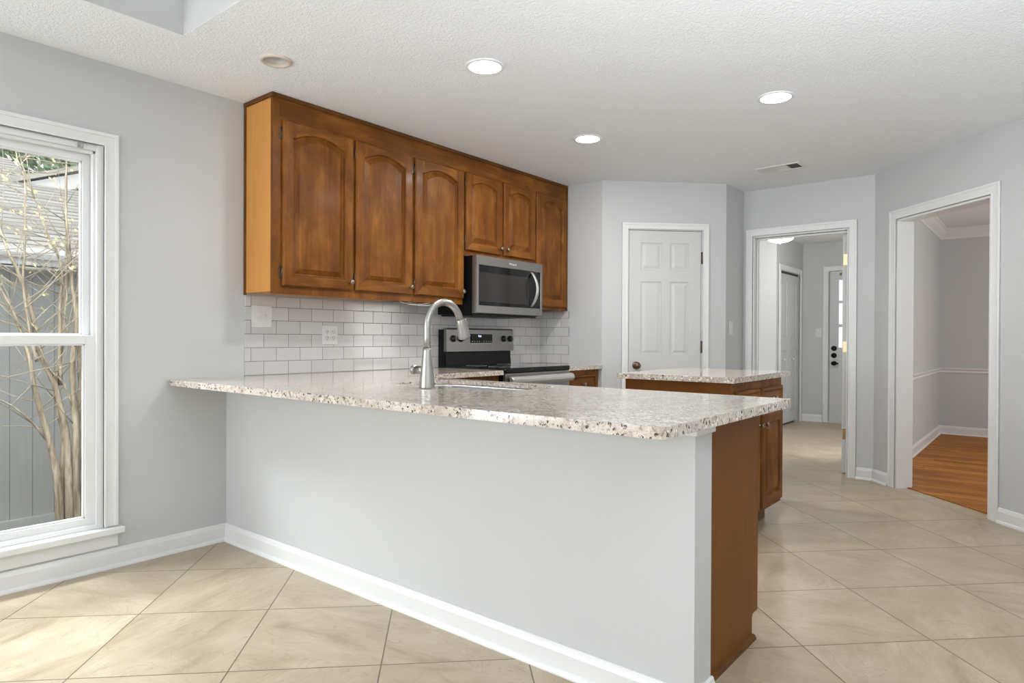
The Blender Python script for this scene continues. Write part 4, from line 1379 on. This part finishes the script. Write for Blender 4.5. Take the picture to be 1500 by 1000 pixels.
downlight('unlit recessed light with beige ring above the left cabinet', 0.669, -0.087, False, 0)
downlight('lit recessed light above the peninsula, nearest of those lit', 1.398, 0.588, True, 12.5)
downlight('lit recessed light nearest the microwave cabinets', 1.163, 1.872, True, 12.5)
downlight('lit recessed light between the peninsula end and the ceiling vent', 2.365, 1.880, True, 12.5)

vt = thing('ceiling_vent', 'white louvred air vent in the ceiling by the hall doorway', 'vent', (1.93, 3.41, H))
vm = frame((1.93, 3.41, H), (cos(-0.06), sin(-0.06), 0), (sin(-0.06), -cos(-0.06), 0), (0, 0, -1))
b = B(vm)
b.box((-0.165, -0.095, 0), (0.165, -0.072, 0.007), 0.003).box((-0.165, 0.072, 0), (0.165, 0.095, 0.007), 0.003).box((-0.165, -0.073, 0), (-0.138, 0.073, 0.007), 0.003).box((0.138, -0.073, 0), (0.165, 0.073, 0.007), 0.003)
b.box((-0.052, -0.073, 0), (-0.046, 0.073, 0.005)).box((0.046, -0.073, 0), (0.052, 0.073, 0.005))
obj('vent_frame', b, VENTM, vt)
b = B(vm); b.box((-0.14, -0.074, 0.0002), (0.14, 0.074, 0.001))
obj('vent_dark_sheet', b, VENT_SHADE, vt)  # flat dark sheet painted in for the shade inside the vent
for x0, x1, tilt, fl in ((-0.138, -0.052, -1, 1), (-0.046, 0.046, 0, 0), (0.052, 0.138, 1, 1)):
    b = B(vm)
    if fl:
        for k in range(6):
            x = x0 + 0.007 + k * 0.0145
            b.prism([(x, 0.001), (x + 0.0012, 0.001), (x + 0.0012 + tilt * 0.006, 0.0065), (x + tilt * 0.006, 0.0065)], -0.072, 0.072, 0, vm @ frame((0, 0, 0), (1, 0, 0), (0, 0, 1), (0, -1, 0)))
    else:
        for k in range(9):
            y = -0.072 + k * 0.016
            b.box((x0, y, 0.001), (x1, y + 0.0152, 0.004), 0.001, 1)
    obj('louvres', b, VENTM, vt)

dl = thing('dome_light', 'lit white glass dome light on the hall ceiling', 'ceiling light', (1.16, 5.90, H))
m = frame((1.16, 5.90, H), (1, 0, 0), (0, -1, 0), (0, 0, -1))
b = B(m); b.lathe([(0.120, 0), (0.120, 0.06), (0.158, 0.135), (0.156, 0.148)], 40)
obj('base_pan', b, TRIM, dl)
b = B(m); b.lathe([(0.150, 0.148), (0.145, 0.168), (0.124, 0.192), (0.086, 0.209), (0.043, 0.218), (0.003, 0.221)], 40)
obj('dome_glass', b, DOMELAMP, dl)
b = B(m); b.lathe([(0.010, 0.219), (0.010, 0.226), (0.006, 0.232), (0.002, 0.234)], 14)
obj('finial', b, TRIM, dl)
ld = bpy.data.lights.new('lamp', 'POINT'); ld.energy = 11; ld.shadow_soft_size = 0.08; ld.color = (1, 0.96, 0.9)
o = bpy.data.objects.new('lamp', ld); C.objects.link(o); o.parent = dl; o.location = (0, 0, -0.33)

# ------------------------------------------------------------------ outside the window
b = B(frame((0, 0, 0), (1, 0, 0), (0, 0, 1), (0, -1, 0)))
b.prism([(-0.14, -0.05), (-3.2, -0.50), (-26, -0.50), (-26, -0.8), (-0.14, -0.8)], -22, 14)
struct('ground_courtyard', b, MULCH, 'brown mulched ground outside the window', 'ground')

hs = thing('neighbour_house', 'low grey house with brown shingle roof across the courtyard', 'house', (-4, 0, -0.5))
b = B(); b.box((-9.0, -7.0, -0.5), (-3.0, 7.0, 1.78))
obj('siding_wall', b, SIDING, hs)
b = B(); b.box((-3.0, -7.0, -0.5), (-2.965, 7.0, -0.37), 0.004)
obj('base_board', b, plain('grey_base_board', (0.40, 0.41, 0.39, 1), 0.8), hs)
b = B(frame((0, 0, 0), (1, 0, 0), (0, 0, 1), (0, -1, 0)))
b.prism([(-2.62, 1.80), (-5.55, 3.12), (-9.4, 1.80), (-9.4, 1.73), (-5.55, 3.05), (-2.62, 1.73)], -0.35, 7.4)
rf = obj('shingle_roof', b, SHINGLE, hs)
b = B(frame((0, 0, 0), (1, 0, 0), (0, 0, 1), (0, -1, 0)))
b.prism([(-2.62, 1.80), (-4.62, 2.70), (-4.62, 2.63), (-2.62, 1.73)], -7.4, 0.36)
obj('shingle_roof_wing', b, SHINGLE, hs)
b = B(); b.box((-2.66, -7.2, 1.66), (-2.63, 7.2, 1.80), 0.003).box((-3.02, -7.2, 1.655), (-2.63, 7.2, 1.675))
obj('fascia', b, FASCIA, hs)
b = B(frame((0, 0, 0), (1, 0, 0), (0, 0, 1), (0, -1, 0)))
b.prism([(-2.63, 1.72), (-2.55, 1.72), (-2.52, 1.76), (-2.52, 1.80), (-2.535, 1.80), (-2.54, 1.765), (-2.56, 1.735), (-2.63, 1.735)], -7.2, 7.2)
obj('gutter', b, GUTTER, hs)
# higher gable behind, with a white rake board
b = B(frame((0, 0, 0), (0, 1, 0), (0, 0, 1), (1, 0, 0)))
b.prism([(0.02, 2.48), (1.9, 3.25), (3.8, 2.48), (3.8, 2.0), (0.02, 2.0)], -7.5, -4.7)
obj('gable_wall', b, plain('blue_grey_gable_siding', (0.33, 0.36, 0.38, 1), 0.8), hs)  # gable siding in one plain blue-grey
b = B(frame((0, 0, 0), (0, 1, 0), (0, 0, 1), (1, 0, 0)))
b.prism([(-0.24, 2.50), (1.9, 3.34), (4.1, 2.50), (4.1, 2.36), (1.9, 3.20), (0.16, 2.49)], -4.70, -4.60)
obj('rake_board', b, FASCIA, hs)
b = B(frame((0, 0, 0), (0, 1, 0), (0, 0, 1), (1, 0, 0)))
b.prism([(-0.3, 2.50), (1.9, 3.37), (4.16, 2.50), (4.16, 2.54), (1.9, 3.43), (-0.3, 2.55)], -8.0, -4.55)
obj('gable_roof', b, SHINGLE, hs)

# bare multi stemmed tree by the window
tr = thing('bare_tree', 'bare tan multi-stemmed tree close outside the window', 'tree', (-1.5, -0.3, -0.28))
STEMS = [
    ([(-0.27, -0.28), (-0.28, -0.14), (-0.29, 0.18), (-0.30, 0.46), (-0.33, 0.64), (-0.37, 0.82), (-0.44, 1.0), (-0.48, 1.22), (-0.52, 1.39), (-0.57, 1.54), (-0.62, 1.68), (-0.70, 1.95), (-0.76, 2.4)], 0.040, 0.006, 0.00),
    ([(-0.33, -0.28), (-0.34, -0.11), (-0.36, 0.20), (-0.41, 0.47), (-0.45, 0.65), (-0.49, 0.81), (-0.51, 0.96), (-0.55, 1.13), (-0.61, 1.30), (-0.70, 1.50), (-0.82, 1.9)], 0.036, 0.006, 0.05),
    ([(-0.31, -0.28), (-0.31, -0.12), (-0.32, 0.19), (-0.31, 0.46), (-0.34, 0.64), (-0.35, 0.82), (-0.32, 1.04), (-0.30, 1.31), (-0.29, 1.59), (-0.29, 1.90), (-0.29, 2.22), (-0.27, 2.7)], 0.030, 0.004, -0.05),
    ([(-0.235, -0.28), (-0.24, -0.14), (-0.25, 0.18), (-0.25, 0.45), (-0.26, 0.68), (-0.27, 0.95), (-0.25, 1.22), (-0.27, 1.45), (-0.29, 1.68), (-0.31, 2.0), (-0.30, 2.5)], 0.044, 0.005, 0.03),
    ([(-0.22, -0.28), (-0.21, 0.3), (-0.20, 0.8), (-0.22, 1.3), (-0.20, 1.8), (-0.17, 2.4)], 0.038, 0.006, -0.08),
    ([(-0.47, 0.96), (-0.50, 1.09), (-0.53, 1.31), (-0.55, 1.48), (-0.54, 1.69), (-0.54, 1.95), (-0.55, 2.12), (-0.59, 2.23), (-0.64, 2.6)], 0.013, 0.004, 0.08),
    ([(-0.33, 0.80), (-0.34, 1.18), (-0.33, 1.40), (-0.32, 1.54), (-0.35, 1.67), (-0.41, 1.80), (-0.46, 1.96), (-0.50, 2.09), (-0.56, 2.30)], 0.016, 0.004, -0.02),
    ([(-0.40, 0.42), (-0.43, 0.47), (-0.50, 0.57), (-0.57, 0.65), (-0.65, 0.72), (-0.82, 0.80)], 0.012, 0.004, 0.10),
    ([(-0.44, 1.06), (-0.48, 1.18), (-0.55, 1.24), (-0.66, 1.34), (-0.80, 1.45)], 0.011, 0.003, 0.02),
    ([(-0.27, 0.66), (-0.33, 0.82), (-0.40, 0.91), (-0.48, 1.09), (-0.55, 1.18), (-0.66, 1.30)], 0.010, 0.003, 0.07),
    ([(-0.30, 1.35), (-0.31, 1.45), (-0.40, 1.55), (-0.52, 1.65), (-0.66, 1.75)], 0.008, 0.003, 0.0),
    ([(-0.29, 1.10), (-0.31, 1.22), (-0.35, 1.18), (-0.39, 1.13), (-0.46, 1.02)], 0.007, 0.003, -0.05),
]
tw = B()
bud = B()
for pts, r0, r1, dx in STEMS:
    n = len(pts)
    P = [Vector((-1.5 + dx * (0.3 + 0.7 * i / n) + random.uniform(-0.015, 0.015), p[0], p[1])) for i, p in enumerate(pts)]
    Q, RR = [], []
    for i in range(n - 1):
        for k in range(3):
            t_ = k / 3
            p0, p1, p2, p3 = P[max(i - 1, 0)], P[i], P[i + 1], P[min(i + 2, n - 1)]
            Q.append(0.5 * ((2 * p1) + (p2 - p0) * t_ + (2 * p0 - 5 * p1 + 4 * p2 - p3) * t_ ** 2 + (3 * p1 - p0 - 3 * p2 + p3) * t_ ** 3))
    Q.append(P[-1])
    for i in range(len(Q)):
        f = i / (len(Q) - 1)
        RR.append((r0 + (r1 - r0) * f ** 0.7) * random.uniform(0.94, 1.06) * 0.82)
    b = B(); b.tube(Q, RR, 9)
    obj('stem' if r0 > 0.025 else 'branch', b, BARK, tr)
    for i in list(range(4, len(Q))) + list(range(10, len(Q))):
        if Q[i].z < 0.45 or random.random() < 0.62:
            continue
        d = Vector((random.uniform(-0.5, 0.5), random.uniform(-1, 1), random.uniform(-0.1, 1.0))).normalized()
        L = random.uniform(0.2, 0.75)
        pp_ = [Q[i] + d * (L * s) + Vector((random.uniform(-1, 1), random.uniform(-1, 1), random.uniform(-1, 1))) * 0.02 * s + Vector((0, 0, 0.10 * L * s * s)) for s in (0, 0.33, 0.66, 1)]
        tw.tube(pp_, [0.0035, 0.003, 0.0024, 0.0012], 5)
        if Q[i].z > 1.2:
            for _ in range(3):
                c = pp_[random.choice((2, 3))] + Vector((random.uniform(-1, 1), random.uniform(-1, 1), random.uniform(-1, 1))) * 0.025
                nrm = Vector((random.uniform(0.2, 1), random.uniform(-1, 1), random.uniform(-1, 1))).normalized()
                a_ = nrm.orthogonal().normalized() * 0.008
                e_ = nrm.cross(a_.normalized()) * 0.014
                bud.loops([[c - e_, c + a_, c + e_, c - a_], [c - e_ + nrm * 0.002, c + a_ + nrm * 0.002, c + e_ + nrm * 0.002, c - a_ + nrm * 0.002]])
tag(obj('twigs', tw, TWIG, tr), kind='stuff')
tag(obj('buds', bud, BUD, tr), kind='stuff')


def leafy_tree(name, label, x, y, z0, h, r, mat, n, seed):
    rnd = random.Random(seed)
    t = thing(name, label, 'tree', (x, y, z0), 'trees behind the neighbour house')
    b = B(); b.tube([(x, y, z0), (x + 0.1, y, z0 + h * 0.4), (x, y + 0.1, z0 + h * 0.75)], [0.16, 0.13, 0.06], 10)
    obj('trunk', b, BARK, t)
    bm = bmesh.new()
    for _ in range(n):
        d = Vector((rnd.gauss(0, 1), rnd.gauss(0, 1), rnd.gauss(0, 1))).normalized() * (rnd.random() ** 0.4)
        c = Vector((x + d.x * r, y + d.y * r, z0 + h * 0.62 + d.z * h * 0.42))
        nr = Vector((rnd.gauss(0, 1), rnd.gauss(0, 1), rnd.gauss(0, 1))).normalized()
        a_ = nr.orthogonal().normalized() * rnd.uniform(0.03, 0.055)
        e_ = nr.cross(a_.normalized()) * rnd.uniform(0.055, 0.10)
        vs = [bm.verts.new(q) for q in (c - e_, c + a_, c + e_, c - a_)]
        bm.faces.new(vs)
    b = B(); b.bm.free(); b.bm = bm
    tag(obj('foliage', b, mat, t), kind='stuff')


leafy_tree('evergreen_tree', 'dark green tree behind the shingle roof ridge', -11.0, 0.8, -0.5, 6.4, 1.9, LEAF_A, 7000, 3)
leafy_tree('leafy_tree', 'olive yellow tree behind the shingle roof ridge', -17.5, 3.4, -0.5, 6.6, 2.0, LEAF_B, 7000, 5)
leafy_tree('evergreen_tree', 'tall grey green tree left of the others behind the roof', -16.0, -1.5, -0.5, 8.5, 2.2, LEAF_B, 7000, 8)
leafy_tree('leafy_tree', 'pale yellow green tree nearest the white rake board behind the roof', -13.0, 4.4, -0.5, 6.6, 1.9, LEAF_A, 6000, 9)
